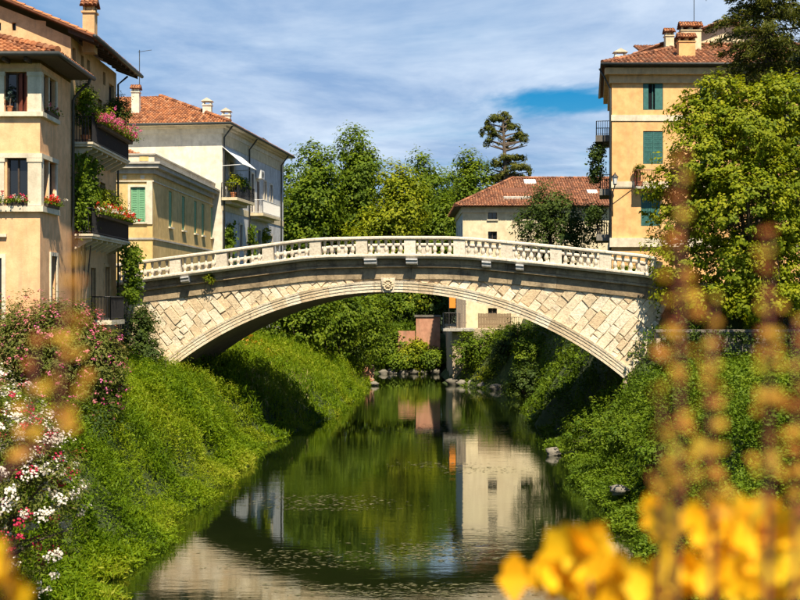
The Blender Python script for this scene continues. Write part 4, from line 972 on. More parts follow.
ac = thing('air_conditioner', fwS.p(w_side(257), 16.3, 0.3), 'white air conditioning unit above the second balcony of the white house', 'air conditioner')
mb = MB(); fwS.box(mb, w_side(255.5), w_side(258.7), 16.35, 17.0, 0.06, 0.45); mb.build('casing', M['aircon'], ac)
mb = MB(); c = fwS.p(w_side(257), 16.67, 0.46); mb.tube([c, fwS.p(w_side(257), 16.67, 0.49)], 0.25, 14); mb.build('fan_grille', M['gutter'], ac)
for k, (u, zb, lab, mt) in enumerate(((225, 14.1, 'yellowish potted plant on the awning balcony, beside the bushy one', M['lime']), (229, 14.1, 'bushy green potted plant in the middle of the awning balcony', M['mid']), (234, 14.1, 'tall potted plant on the awning balcony, clear of the awning', M['mid']))):
    potted(fwS.p(w_side(u), zb, 0.6), 1.5, 0.6, lab, mt, 70 + k, 40, 0.16, pot=0.2)
for k, (u, lab) in enumerate(((226.5, 'green vine on the lower white house wall under the awning balcony'), (248.5, 'thin vine beside the middle downpipe of the white house'), (263, 'yellow green vine on the lower white house wall next to the trees'))):
    a = w_side(u); creeper('wall_vine', lab, lambda g, n, a=a: [fwS.p(a + 0.9 * g.normal() * 0.5, 9.5 + 3.0 * g.random(), 0.15 + 0.2 * g.random()) for _ in range(n)], M['mid'] if k < 2 else M['lime'], 40, 0.2, 80 + k, root=fwS.p(a, 4.2, 0.15))

# ================================================================== cream house far down the river
ch = thing('cream_house', (12, 122, 4.6), 'cream house with brown tiled hip roof beyond the bridge', 'house')
fcF = Face((5.6, 116.0), (1, 0), (0, -1)); fcS = Face((5.6, 116.0), (0, 1), (-1, 0))
AA = lambda u: xY(u, 116) - 5.6
CE = 15.3
cops = [(AA(488), AA(497), zY(219.5, 116), zY(211, 116)), (AA(488), AA(497), zY(240, 116), zY(231.5, 116)), (AA(521), AA(530), zY(219.5, 116), zY(211, 116)), (AA(559), AA(568), zY(219, 116), zY(210.5, 116)), (AA(559), AA(568), zY(240, 116), zY(231.5, 116)), (AA(488), AA(497), zY(317, 116), zY(308, 116)), (AA(488), AA(497), 9.2, 10.1), (AA(521), AA(530), 9.2, 10.1)]
sops = [(2, 3, 12.2, 14.0), (6, 7, 12.2, 14.0), (10, 11, 12.2, 14.0)]
mb = MB(); fcF.wall(mb, 0, 17, 4.5, CE, cops); mb.build('wall', M['cream'], ch)
mb = MB(); fcS.wall(mb, 0, 14, 4.5, CE, sops); mb.quad((22.6, 116, 4.5), (22.6, 130, 4.5), (22.6, 130, CE), (22.6, 116, CE)); mb.quad((5.6, 130, 4.5), (22.6, 130, 4.5), (22.6, 130, CE), (5.6, 130, CE)); mb.build('side_wall', M['shade_white'], ch)
for o in cops: window(ch, fcF, *o, frame=M['shutter_brown'], mull=1, bars=0, depth=0.25, sill=M['trim'])
for o in sops: window(ch, fcS, *o, frame=M['shutter_brown'], mull=1, bars=0, depth=0.25)
wrap(fcF, fcS, 17, 14, CE - 0.5, CE, 0.12, 'cornice', M['trim'], ch)
ce = 0.75; cz = CE + 0.05; cr = cz + 3.1
e0 = (5.6 - ce, 116 - ce, cz); e1 = (23.4, 116 - ce, cz); e2_ = (5.6 - ce, 130 + ce, cz); r0 = (10.6, 123, cr); r1 = (23.4, 123, cr); e3 = (23.4, 130 + ce, cz)
rf = roof_plane(ch, [e0, e1, r1, r0], 0.24, 0.42, M['tile_far'], seed=21); roof_plane(ch, [e2_, e0, r0], 0.24, 0.42, M['tile_far'], seed=22); roof_plane(ch, [e3, e2_, r0, r1], 0.24, 0.42, M['tile_far'], seed=23)
ridge_caps(ch, (e0[0], e0[1], cz + 0.1), (r0[0], r0[1], cr + 0.1), M['tile_far']); ridge_caps(ch, (r0[0], r0[1], cr + 0.1), (r1[0], r1[1], cr + 0.1), M['tile_far'])
mb = MB(); mb.prism([e0, e1, e3, e2_], [(p[0], p[1], p[2] + 0.03) for p in (e0, e1, e3, e2_)]); mb.build('eave_boarding', M['darkwood'], ch)
sl = 3.1 / 7.75
def crz(y): return cz + (y - 115.25) * sl
for (u0, u1, y0, y1, mt, nm, up) in ((503, 528, 118.6, 119.9, M['tilebase'], 'roof_terrace_wall', 0.12), (502, 529, 117.0, 117.2, M['concrete'], 'terrace_ledge', 0.22), (527, 539, 121.4, 122.4, M['aircon'], 'skylight', 0.16), (587, 597, 118.6, 119.3, M['aircon'], 'skylight', 0.16)):
    x0, x1 = xY(u0, 119), xY(u1, 119)
    mb = MB(); mb.hexa([(x0, y0, crz(y0) - 0.1), (x1, y0, crz(y0) - 0.1), (x1, y1, crz(y1) - 0.1), (x0, y1, crz(y1) - 0.1), (x0, y0, crz(y0) + up), (x1, y0, crz(y0) + up), (x1, y1, crz(y1) + up), (x0, y1, crz(y1) + up)]); mb.build(nm, mt, ch)
# quay terrace in front of it
qb = MB(); qb.box(4.4, 24, 109.0, 137, -1, 4.55); quay = tag(qb.build('quay_wall', M['mortar'], loc=(4.4, 109, 0)), 'dark rubble quay wall under the cream house terrace', 'wall')
mb = MB(); mb.box(3.6, 6.2, 108.2, 110.4, 4.40, 4.62); slab = tag(mb.build('terrace_slab', M['concrete'], loc=(4.9, 109, 4.4)), 'pale concrete slab jutting over the river below the cream house', 'slab')
dr = thing('wooden_gate', (xY(461, 112), 112, 4.55), 'tall grey weathered wooden gate leaf on the cream house terrace', 'gate')
for k in range(4):
    x0 = xY(456.5, 112) + k * 0.205; mb = MB(); mb.box(x0, x0 + 0.195, 112, 112.05, 4.6, zY(297, 112)); mb.build('plank', M['wood'], dr)
mb = MB(); mb.box(xY(456, 112), xY(466.5, 112), 112.055, 112.11, 5.0, 5.12); mb.box(xY(456, 112), xY(466.5, 112), 112.055, 112.11, 6.6, 6.72); mb.build('crossbar', M['wood'], dr)
oc = thing('orange_banner', (xY(452.5, 113), 113, 4.6), 'small orange cloth panel on a post beside the grey gate', 'banner')
mb = MB(); mb.box(xY(449.3, 113), xY(455.6, 113), 113, 113.04, zY(308, 113), zY(295, 113)); mb.build('cloth', M['orange'], oc)
mb = MB(); mb.tube([(xY(449, 113), 113.02, 4.5), (xY(449, 113), 113.02, 7.6)], 0.04, 6); mb.build('post', M['iron'], oc)
rr = thing('terrace_railing', (4.5, 109, 4.62), 'black iron railing at the edge of the terrace slab', 'railing'); railing(rr, [(3.7, 112, 4.6), (3.7, 108.4, 4.62), (5.0, 108.4, 4.62)], 1.3, 0.13, M['iron'], bar=0.02)
fn = thing('wooden_fence', (xY(494, 110), 110, 4.55), 'brown wooden board fence along the cream house terrace', 'fence')
nb = 22
for k in range(nb):
    x0 = xY(478, 110) + k * 0.128; mb = MB(); mb.box(x0, x0 + 0.115, 110, 110.03, 4.62, 5.86 + random.uniform(-0.03, 0.03)); mb.build('board', M['fencewood'], fn)
mb = MB(); mb.box(xY(478, 110), xY(478, 110) + nb * 0.128, 110.031, 110.08, 5.5, 5.6); mb.box(xY(478, 110), xY(478, 110) + nb * 0.128, 110.031, 110.08, 4.9, 5.0); mb.build('rail', M['fencewood'], fn)
rr = thing('terrace_parapet_rail', (xY(525, 110), 110, 4.55), 'dark iron rail continuing from the wooden fence along the quay edge', 'railing'); railing(rr, [(xY(511, 110), 110, 4.55), (xY(560, 110), 110, 4.55)], 1.0, 0.15, M['iron'], bar=0.02)
# pink rendered wall on the far bend, and its stones
pw = thing('pink_garden_wall', (2.7, 124.5, 0), 'weathered pink rendered wall standing in the river bend', 'wall')
mb = MB(); mb.box(xY(416, 124), xY(440, 124), 124, 124.5, -1, zY(317, 124)); mb.build('wall_panel', M['pinkwall'], pw)
mb = MB(); mb.box(xY(398, 124.2), xY(415, 124.2), 124.2, 124.5, -1, zY(331, 124)); mb.build('low_wall_panel', M['pinkwall'], pw)
mb = MB(); mb.box(xY(414.5, 124), xY(441, 124), 123.9, 124.6, zY(317, 124), zY(315, 124)); mb.build('coping', M['rubble'], pw)
bwl = thing('brick_groyne', (xY(361, 107), 107.2, 0), 'low red brick river wall at the tip of the grassy bank', 'wall')
for r_ in range(7):
    for c_ in range(4):
        x0 = xY(349, 107) + c_ * 0.47 + (0.22 if r_ % 2 else 0); mb = MB(); j = random.uniform(0, 0.03); mb.box(x0, x0 + 0.455, 107 - j, 107.5, 0.02 + r_ * 0.23, 0.02 + r_ * 0.23 + 0.215); mb.build('block', M['pinkwall'], bwl)
mb = MB(); mb.box(xY(349, 107), xY(372, 107) + 0.15, 107.04, 107.6, -1, 1.62); mb.build('core', M['mortar'], bwl)

# ================================================================== right house
rh = thing('apricot_house', (18, 86, 5.0), 'apricot plastered house with teal shutters and brown tiled roof behind the tree', 'house')
frF = Face((13.2, 81.0), (1, 0), (0, -1)); frS = Face((13.2, 81.0), (0.15, 1), (-1, 0.15))
AR_ = lambda u: xY(u, 81) - 13.2
zr_ = lambda v: zY(v, 81)
rops = [(AR_(643), AR_(663), zr_(110), zr_(83)), (AR_(643), AR_(663), zr_(164), zr_(131)), (AR_(641), AR_(660), zr_(226), zr_(193)), (AR_(700), AR_(720), zr_(110), zr_(83)), (AR_(700), AR_(720), zr_(164), zr_(131))]
rsops = [(2, 3.0, 17.2, 19.3), (2, 3.0, 13.6, 15.6), (2, 3.0, 10.2, 12.2), (5, 6, 17.2, 19.3), (5, 6, 13.6, 15.6)]
RE = 20.6
mb = MB(); frF.wall(mb, 0, 14, 4.5, RE, rops); frS.wall(mb, 0, 12, 4.5, RE, rsops); mb.quad((27.2, 81, 4.5), (27.2, 93, 4.5), (27.2, 93, RE), (27.2, 81, RE)); mb.build('wall', M['apricot'], rh)
for k, o in enumerate(rops):
    w = window(rh, frF, *o, frame=M['shutter_teal'], mull=1, bars=0, closed=M['shutter_teal'] if k in (1, 2, 4) else None)
    if k in (0, 3):
        for s0, s1 in ((o[0] + 0.02, o[0] + 0.34), (o[1] - 0.5, o[1] - 0.02)):
            mb = MB(); frF.box(mb, s0, s1, o[2] + 0.02, o[3] - 0.02, -0.05, -0.01); mb.build('shutter', M['shutter_teal'], w)
for o in rsops: window(rh, frS, *o, frame=M['shutter_brown'], mull=1, bars=0)
for v0, v1 in ((121, 115), (188, 181.5)): wrap(frF, frS, 14, 12, zr_(v0), zr_(v1), 0.05, 'string_course', M['trim'], rh)
wrap(frF, frS, 14, 12, zr_(247), zr_(238), 0.16, 'plinth_course', M['trim'], rh)
wrap(frF, frS, 14, 12, RE - 0.1, RE + 0.40, 0.16, 'cornice', M['ochre2'], rh); wrap(frF, frS, 14, 12, RE + 0.402, RE + 0.80, 0.45, 'cornice', M['ochre2'], rh)
eo = 0.72; ez = RE + 0.98; pt = 0.36; dp = 6.7
a0 = (13.2 - eo, 81 - eo, ez); a1 = (28, 81 - eo, ez); b0 = (13.2 - eo + 0.15 * 13, 93.7, ez); q0 = (13.2 - eo + dp, 81 - eo + dp, ez + dp * pt); q1 = (28, 81 - eo + dp, ez + dp * pt)
roof_plane(rh, [a0, a1, q1, q0], 0.30, 0.46, M['tile_far'], seed=31); roof_plane(rh, [b0, a0, q0], 0.21, 0.38, M['tile_far'], seed=32)
ridge_caps(rh, (a0[0], a0[1], ez + 0.1), (q0[0], q0[1], q0[2] + 0.1), M['tile_far']); ridge_caps(rh, (q0[0], q0[1], q0[2] + 0.1), (q1[0], q1[1], q1[2] + 0.1), M['tile_far'])
mb = MB(); mb.prism([a0, a1, (28, 84, ez), (17, 84, ez), (17, 93.7, ez), b0], [(p[0], p[1], p[2] + 0.04) for p in (a0, a1, (28, 84, ez), (16, 84, ez), (16, 93.7, ez), b0)]); mb.build('eave_boarding', M['darkwood'], rh)
mb = MB(); mb.tube([(28, 81 - eo - 0.06, ez), (13.2 - eo - 0.06, 81 - eo - 0.06, ez), (13.2 - eo - 0.06 + 0.15 * 13, 93.7, ez)], 0.09, 8); mb.build('gutter', M['gutter'], rh, smooth=True)
mb = MB(); mb.tube([(13.2 - eo, 81.4, ez - 0.1), (12.8, 81.2, ez - 0.7), (13.1, 81.05, ez - 1.4), (13.1, 81.05, 5)], 0.055, 8); mb.build('downpipe', M['gutter'], rh, smooth=True)
# higher rear wing: gable towards the river
gx, gy_, gz = xY(727, 87), 87.0, zY(20, 87)
mb = MB(); mb.prism([(gx - 6, gy_, ez - 0.5), (gx + 6, gy_, ez - 0.5), (gx + 6, gy_, gz - 2.3), (gx, gy_, gz - 0.15), (gx - 6, gy_, gz - 2.3)], [(gx - 6, 94, ez - 0.5), (gx + 6, 94, ez - 0.5), (gx + 6, 94, gz - 2.3), (gx, 94, gz - 0.15), (gx - 6, 94, gz - 2.3)]); mb.build('rear_gable', M['cream'], rh)
roof_plane(rh, [(gx - 6.3, 94.2, gz - 2.36), (gx - 6.3, 86.5, gz - 2.36), (gx, 86.5, gz), (gx, 94.2, gz)], 0.21, 0.38, M['tile_far'], seed=33); roof_plane(rh, [(gx + 6.3, 86.5, gz - 2.36), (gx + 6.3, 94.2, gz - 2.36), (gx, 94.2, gz), (gx, 86.5, gz)], 0.21, 0.38, M['tile_far'], seed=34)
def rroof(y): return ez + (y - 80.28) * pt
chimney(rh, xY(686, 83.0), 83.0, rroof(83) - 0.2, zY(43, 83), 1.05, 0.7, M['apricot']); chimney(rh, xY(690, 85.6), 85.6, rroof(85.6) - 0.2, zY(32, 85.6), 1.3, 0.8, M['cream']); chimney(rh, xY(669, 86), 86, rroof(85) - 0.3, zY(37, 86), 0.55, 0.6, M['cream'])
mb = MB(); x0, x1 = xY(640, 88), xY(664, 88); mb.box(x0, x1, 88, 90, 21.5, zY(51, 88)); dm = mb.build('dormer', M['darkwood'], rh); roof_plane(dm, [(x0 - 0.1, 87.8, zY(51, 88)), (x1 + 0.1, 87.8, zY(51, 88)), (x1 + 0.1, 90, zY(40, 88)), (x0 - 0.1, 90, zY(40, 88))], 0.2, 0.35, M['tile_far'], name='cap', seed=36)
chimney(rh, xY(620, 84), 84, 21.6, zY(57.5, 84), 0.7, 0.5, M['trim'], 'slab')
an = thing('tv_antenna', (xY(694, 85.6), 85.6, zY(20, 85.6)), 'thin television antenna on the big chimney of the apricot house', 'antenna')
mb = MB(); x = xY(694, 85.6); zz = zY(24, 85.6); mb.tube([(x, 85.6, zz), (x, 85.6, zz + 3.2)], 0.025, 6); mb.build('mast', M['gutter'], an)
mb = MB(); mb.tube([(x - 0.1, 85.6, zz + 1.6), (x + 0.8, 85.6, zz + 2.0)], 0.015, 5)
for k in range(4): mb.tube([(x + 0.15 + k * 0.18, 85.3, zz + 1.7 + k * 0.08), (x + 0.15 + k * 0.18, 85.9, zz + 1.7 + k * 0.08)], 0.01, 5)
mb.build('boom', M['gutter'], an)
an = thing('roof_antenna', (xY(141, 93), 93, zY(105, 93)), 'thin antenna rising from the white house roof beside its chimney pot', 'antenna')
mb = MB(); x = xY(139.5, 96); mb.tube([(x, 96, 21), (x, 96, zY(50, 96))], 0.03, 6); mb.build('mast', M['gutter'], an); mb = MB(); mb.tube([(x - 0.1, 96, zY(52, 96)), (x + 0.9, 96, zY(50, 96))], 0.02, 5); mb.build('boom', M['gutter'], an)
# side balconies of the right house
for k, (z, wd_) in enumerate(((zY(137, 83), 1.0), (zY(190, 83), 0.75), (zY(235, 83), 0.95))):
    mb = MB(); frS.box(mb, 1.0, 4.5, z - 0.4, z, 0, wd_); b_ = mb.build('balcony', M['rubble'], rh); railing(b_, [frS.p(1.05, z), frS.p(1.05, z, wd_ - 0.05), frS.p(4.45, z, wd_ - 0.05), frS.p(4.45, z)], 0.9, 0.13, M['iron'], bar=0.018)  # slabs take the dark rubble tone in place of shade
z = zr_(187); mb = MB(); mb.box(xY(634, 81), xY(664, 81), 80.3, 81.0, z - 0.15, z); b_ = mb.build('balcony', M['concrete'], rh); railing(b_, [(xY(634, 81) + .03, 81, z), (xY(634, 81) + .03, 80.33, z), (xY(664, 81), 80.33, z)], 1.0, 0.13, M['shutter_red'], bar=0.016)
creeper('hanging_plant', 'dark trailing plant hanging from the top side balcony of the apricot house', lambda g, n: [(12.2 + 0.7 * g.random(), 82.0 + 1.8 * g.random(), zY(182, 83) + 2.3 * g.random()) for _ in range(n)], M['dark'], 70, 0.16, 91, root=(12.8, 83, zY(152, 83)))
creeper('hanging_plant', 'dark bushy plant on the lowest side balcony of the apricot house', lambda g, n: [(11.9 + 1.0 * g.random(), 81.8 + 2.0 * g.random(), zY(234, 83) + 0.7 + 1.0 * g.random()) for _ in range(n)], M['dark'], 40, 0.16, 92, root=(12.8, 83, zY(235, 83)))
potted((xY(640, 80.5), 80.6, zr_(187)), 1.3, 0.35, 'potted plant on the little front balcony of the apricot house', M['mid'], 93, 24, 0.12)
lm = thing('wall_lantern', (13.2, 80.95, zY(200, 81)), 'white glass street lantern on an iron bracket at the apricot house corner', 'lamp')
lx, lz = xY(615, 80.3), zY(184, 80.3)
mb = MB(); mb.tube([(13.25, 81.0, zY(216, 81)), (13.2, 80.8, zY(205, 81)), (13.15, 80.5, zY(195, 81)), (lx, 80.3, lz - 0.05)], 0.035, 8); mb.tube([(lx, 80.3, zY(188, 81)), (xY(632, 81), 80.9, zY(187.5, 81))], 0.025, 6); mb.build('bracket', M['iron'], lm, smooth=True)
mb = MB(); mb.lathe([(0.10, 0), (0.19, 0.40), (0.17, 0.42)], (lx, 80.3, lz), 6); mb.build('lantern_glass', M['lampglass'], lm)
mb = MB(); mb.lathe([(0.24, 0.42), (0.20, 0.47), (0.10, 0.58), (0.04, 0.62), (0.03, 0.72)], (lx, 80.3, lz), 6); mb.build('lantern_cap', M['iron'], lm); mb = MB(); mb.lathe([(0.06, -0.08), (0.12, -0.02), (0.12, 0.0)], (lx, 80.3, lz), 6); mb.build('lantern_base', M['iron'], lm)

# right bank retaining wall below the tree, its stones and coping coloured dark for shade
rw = thing('garden_wall', (15, 58.3, 3.2), 'shaded grey stone retaining wall below the bright tree at the bridge foot', 'wall')
g = random.Random(5); z = 2.6
while z < 5.35:
    h = g.uniform(0.26, 0.4); x = 11.5 + g.uniform(0, 0.3)
    while x < 23:
        L = g.uniform(0.4, 0.9); mb = MB(); j = g.uniform(0, 0.05); mb.box(x, x + L - 0.02, 58.0 - j, 58.4, z, z + h - 0.02); mb.build('stone', M['rubble'], rw); x += L
    z += h
mb = MB(); mb.box(11.45, 23, 58.05, 58.6, 1.5, z - 0.03); mb.build('core', M['mortar'], rw)
mb = MB(); mb.box(11.4, 23, 57.88, 58.7, z, z + 0.12); mb.build('coping', M['rubble'], rw)
# ================================================================== vegetation
# ---- weeds on the banks (uncountable)
def bank(name, label, x0, x1, y0, y1, plants, per, leaf, hv, mat, seed, dens=None, aspect=0.38, zmax=9, keep=None, blades=0.25, lump=0.85):
    g = np.random.default_rng(seed)
    x = x0 + (x1 - x0) * g.random(plants); y = y0 + (y1 - y0) * g.random(plants)
    z = height(x, y); ok = (z > -0.22 + 0.2 * g.random(plants)) & (z < zmax)
    if keep is not None: ok &= keep(x, y, z)
    x, y, z = x[ok], y[ok], z[ok]; n = len(x)
    mound = vnoise(x, y, 0.42, seed) * 0.65 + vnoise(x, y, 1.3, seed + 1) * 0.45
    edge = 0.22 + 0.78 * sstep(z, 0.25, 0.8); z = np.maximum(z, -0.05); spc = vnoise(x, y, 0.8, seed + 9)
    cen = np.stack([x0 + (x1 - x0) * g.random(int((x1 - x0) * (y1 - y0) * (dens or 1.1))), y0 + (y1 - y0) * g.random(int((x1 - x0) * (y1 - y0) * (dens or 1.1)))], -1); crd = lump * (0.6 + 0.7 * g.random(len(cen)))
    dn = np.concatenate([np.min(((xx[:, None] - cen[None, :, 0]) ** 2 + (yy[:, None] - cen[None, :, 1]) ** 2) / crd[None, :] ** 2, axis=1) for xx, yy in zip(np.array_split(x, 60), np.array_split(y, 60))])
    dome = np.sqrt(np.clip(1 - dn, 0, 1))
    H = hv * (0.10 + 0.65 * mound + 1.05 * dome + 0.5 * (g.random(n) < 0.05)) * edge
    q = g.random((n, per)) ** 0.55
    a = g.random((n, per)) * 2 * np.pi; r = 0.16 * np.sqrt(g.random((n, per))) * (0.6 + 0.8 * q)
    px_ = x[:, None] + r * np.cos(a); py_ = y[:, None] + r * np.sin(a); pz_ = z[:, None] + H[:, None] * q + 0.02
    pts = np.stack([px_, py_, pz_], -1).reshape(-1, 3); N = len(pts)
    nr = np.stack([np.cos(a) * 0.45, np.sin(a) * 0.45, np.full(a.shape, 0.8)], -1).reshape(-1, 3) + g.normal(size=(N, 3)) * 0.4
    al = np.stack([np.cos(a), np.sin(a), g.normal(size=a.shape) * 0.5 + 0.15], -1).reshape(-1, 3)
    bl = g.random(N) < blades
    al[bl] = g.normal(size=(bl.sum(), 3)) * 0.45 + np.array((0, 0, 1.0)); nr[bl] = g.normal(size=(bl.sum(), 3))
    patch = vnoise(x, y, 0.33, seed + 4) * 0.6 + vnoise(x, y, 1.1, seed + 5) * 0.4
    tone = np.repeat(np.clip(1.5 * (patch - 0.22), 0, 1), per) * 0.62 + 0.42 * g.random(N) + 0.12 * (q.ravel() - 0.5)
    sz = leaf * (0.6 + 0.8 * g.random(N)) * np.repeat(0.65 + 0.9 * spc, per); sz[bl] *= 2.3; asp = np.full(N, aspect); asp[bl] = 0.10
    al = al / np.linalg.norm(al, axis=1, keepdims=True); nr = nr - al * np.sum(nr * al, axis=1, keepdims=True)
    tone = tone + np.repeat(np.clip(0.35 - z, 0, 0.35), per) * 0.15
    o = leaf_obj(name, mat, pts, sz, nr, tone, aspect=asp, along=al)
    o['label'] = label; o['category'] = 'plants'; stuff(o); return o
bank('bank_weeds', 'bright green weeds covering the bank below the ochre house', -13.2, -6.2, 20, 64.5, 27000, 11, 0.108, 0.78, M['weed'], 101, blades=0.2, lump=0.5, dens=3.0)
bank('bank_weeds', 'dense green ground plants on the bank below the garden wall', 6.4, 17, 26, 58, 27000, 10, 0.10, 0.95, M['ivy'], 102, lump=0.75, dens=1.8, aspect=0.6, blades=0.05)
bank('bank_weeds', 'sunlit grass and weeds on the left bank beyond the bridge', -13, -2.0, 64.5, 111, 13000, 9, 0.15, 0.9, M['weed'], 103, blades=0.45, lump=0.7, dens=1.6)
bank('bank_weeds', 'weeds on the bank under and behind the bridge beside the quay', 3.8, 14, 58, 109, 7500, 9, 0.16, 0.7, M['ivy'], 104, aspect=0.55)
bank('bank_grass', 'ground cover on the far side of the river bend', -45, 4, 123.4, 150, 6500, 6, 0.3, 0.8, M['mid'], 105)
# dry seed heads
g = np.random.default_rng(5); n = 260
x = np.concatenate([-7.0 - 1.2 * g.random(110), -7.4 - 2.5 * g.random(150)]); y = np.concatenate([67 + 5 * g.random(110), 70 + 18 * g.random(150)]); x[110:] += 2.0; z = height(x, y)
pts = np.stack([x, y, np.maximum(z, 0) + 0.55 + 0.35 * g.random(n)], -1); o = leaf_obj('seed_heads', M['straw'], pts, 0.5, None, None, along=g.normal(size=(n, 3)) * 0.25 + np.array((0, 0, 1.0)), aspect=0.12)
o['label'] = 'pale dry grass seed heads at the tip of the bank'; o['category'] = 'grass'; stuff(o)

# ---- floating weed on the water
g = np.random.default_rng(17); P_ = []
for (u, v, du, dv, n) in ((440, 429, 16, 3, 120), (500, 430, 26, 3, 120), (478, 396, 10, 2, 60), (325, 503, 34, 5, 200), (435, 552, 30, 6, 220), (560, 535, 35, 4, 120), (380, 430, 30, 2, 60), (300, 560, 40, 6, 120), (480, 470, 22, 2, 60), (440, 465, 18, 2, 60), (420, 590, 60, 4, 160)):
    n = int(n * 2.2); uu = u + g.normal(size=n) * du * 1.15; vv = v + (g.integers(0, 4, n) - 1.5) * dv * 0.8 + g.normal(size=n) * dv * 0.25; Y = HC * F / np.maximum(vv - 300, 40); P_.append(np.stack([(uu - 400) / F * Y, Y, np.full(n, 0.012)], -1))
P_ = np.concatenate(P_); nr = np.tile(np.array((0, 0, 1.0)), (len(P_), 1)) + g.normal(size=P_.shape) * 0.05
o = leaf_obj('water_weed', M['pond'], P_, 0.07 + 0.13 * g.random(len(P_)), nr, None, aspect=0.35, fold=0.05, along=np.tile(np.array((1.0, 0.15, 0)), (len(P_), 1)) + g.normal(size=P_.shape) * np.array((0.1, 0.5, 0.02))); o['label'] = 'drifts of floating brown green weed on the river'; o['category'] = 'water weed'; stuff(o)

# ---- rocks at the water's edge
def rock(c, r, label, seed, group=None):
    g = np.random.default_rng(seed); mb = MB(); prof = [(0.8, -0.5), (0.95, -0.1), (0.98, 0.25), (0.78, 0.6), (0.35, 0.85)]
    vs = []; n = 9
    for rr, zz in prof:
        for k in range(n):
            q = 2 * math.pi * k / n; w = 1 + 0.22 * g.normal(); vs.append((c[0] + r * rr * w * math.cos(q) * 1.3, c[1] + r * rr * w * math.sin(q), c[2] + r * (zz + 0.06 * g.normal())))
    m = len(prof); mb.add(vs, [(i * n + k, i * n + (k + 1) % n, (i + 1) * n + (k + 1) % n, (i + 1) * n + k) for i in range(m - 1) for k in range(n)] + [tuple((m - 1) * n + k for k in range(n))])
    return tag(mb.build('rock', M['rock'], loc=c, smooth=True), label, 'rock', group)
for k, (u, Y, r) in enumerate(((384, 123.0, 0.32), (393, 123.2, 0.42), (403, 122.9, 0.36), (413, 123.2, 0.42), (424, 123.1, 0.33), (436, 123.0, 0.42))): rock((xY(u, Y), Y, 0.15), r, 'rough grey rock in the row along the far river bend', 200 + k, 'rocks along the far bend')
for k, (u, Y, r) in enumerate(((452, 107.5, 0.42), (462, 106.6, 0.36), (472, 105.4, 0.4), (484, 103.5, 0.35), (497, 101, 0.38))): rock((xY(u, Y), Y, 0.15), r, 'rock at the foot of the quay vegetation', 210 + k, 'rocks under the quay')
rock((xY(553, 58.7), 58.7, 0.1), 0.28, 'pale angular stone at the water edge below the bridge', 220); rock((xY(619, 43.5), 43.5, 0.6), 0.25, 'pale flat stone lying on the grassy bank slope', 221); rock((xY(374, 106.3), 106.3, 0.1), 0.3, 'pale stone beside the brick river wall', 222)

# ---- oleanders on the left
X = lambda u, Y: xY(u, Y)
shrub('pink_oleander', 'large olive oleander dotted with pink blossom in front of the ochre house', (-11.3, 42.5, 3.3),
      [(-11.3, 42.5, 4.7, 1.7, 1.5, 2.1), (-10.4, 42.6, 4.5, 1.3, 1.3, 1.8), (-12.6, 42.6, 5.0, 1.3, 1.2, 1.9), (-9.7, 42.4, 4.7, 0.8, 0.9, 1.3), (-10.9, 42.6, 5.9, 1.1, 1.0, 1.0)], M['olean'], 1250, 36, 0.34, 0.135, 301, aspect=0.34,
      flowers=(('flowers', M['pink'], 620, 6, 0.10, 0.08), ('flowers', M['hotpink'], 130, 5, 0.09, 0.07)))
shrub('white_oleander', 'oleander with white and crimson blossom on the bank below the pink oleander', (-7.9, 25.0, 2.0),
      [(-7.9, 25.0, 3.6, 1.25, 1.2, 1.75), (-7.0, 25.1, 3.1, 0.85, 0.9, 1.5), (-8.6, 25.0, 4.4, 1.0, 1.0, 1.2), (-7.0, 25.0, 4.0, 0.55, 0.6, 0.8)], M['olean'], 520, 34, 0.24, 0.10, 303, aspect=0.26,
      flowers=(('white_flowers', M['whitep'], 260, 34, 0.15, 0.055), ('crimson_flowers', M['crimson'], 100, 28, 0.13, 0.05)))
shrub('ivy_bush', 'dark ivy mass on the bridge abutment beside the balcony house', (-12.6, 60.8, 3.4), [(-12.5, 61.0, 4.7, 0.95, 0.8, 2.0), (-12.1, 61.6, 5.6, 0.65, 0.6, 1.3), (-11.9, 60.9, 4.2, 0.8, 0.8, 1.2)], M['dark'], 300, 30, 0.28, 0.11, 305, cat='ivy', aspect=0.7)
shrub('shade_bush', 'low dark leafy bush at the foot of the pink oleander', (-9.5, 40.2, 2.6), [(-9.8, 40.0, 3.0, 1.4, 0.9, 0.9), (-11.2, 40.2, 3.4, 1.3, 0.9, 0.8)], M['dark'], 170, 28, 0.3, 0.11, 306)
t = thing('wall_fern', bp(t_of_u(211), -0.2, rail_z(t_of_u(211)) - 1.5), 'small bright green plant growing from the bridge cornice', 'plant')
b_ = bp(t_of_u(211), -0.36, rail_z(t_of_u(211)) - 1.30); p, nr, tone, _ = cloud([(*b_, 0.28, 0.16, 0.26)], 18, 26, 0.13, shell=(0.2, 1.0), seed=307); leaf_obj('foliage', M['lime'], p, 0.09, nr, tone, parent=t)
mb = MB(); mb.tube([bp(t_of_u(211), -0.08, rail_z(t_of_u(211)) - 1.5), b_], [0.02, 0.008], 5); mb.build('stem', M['bark'], t)

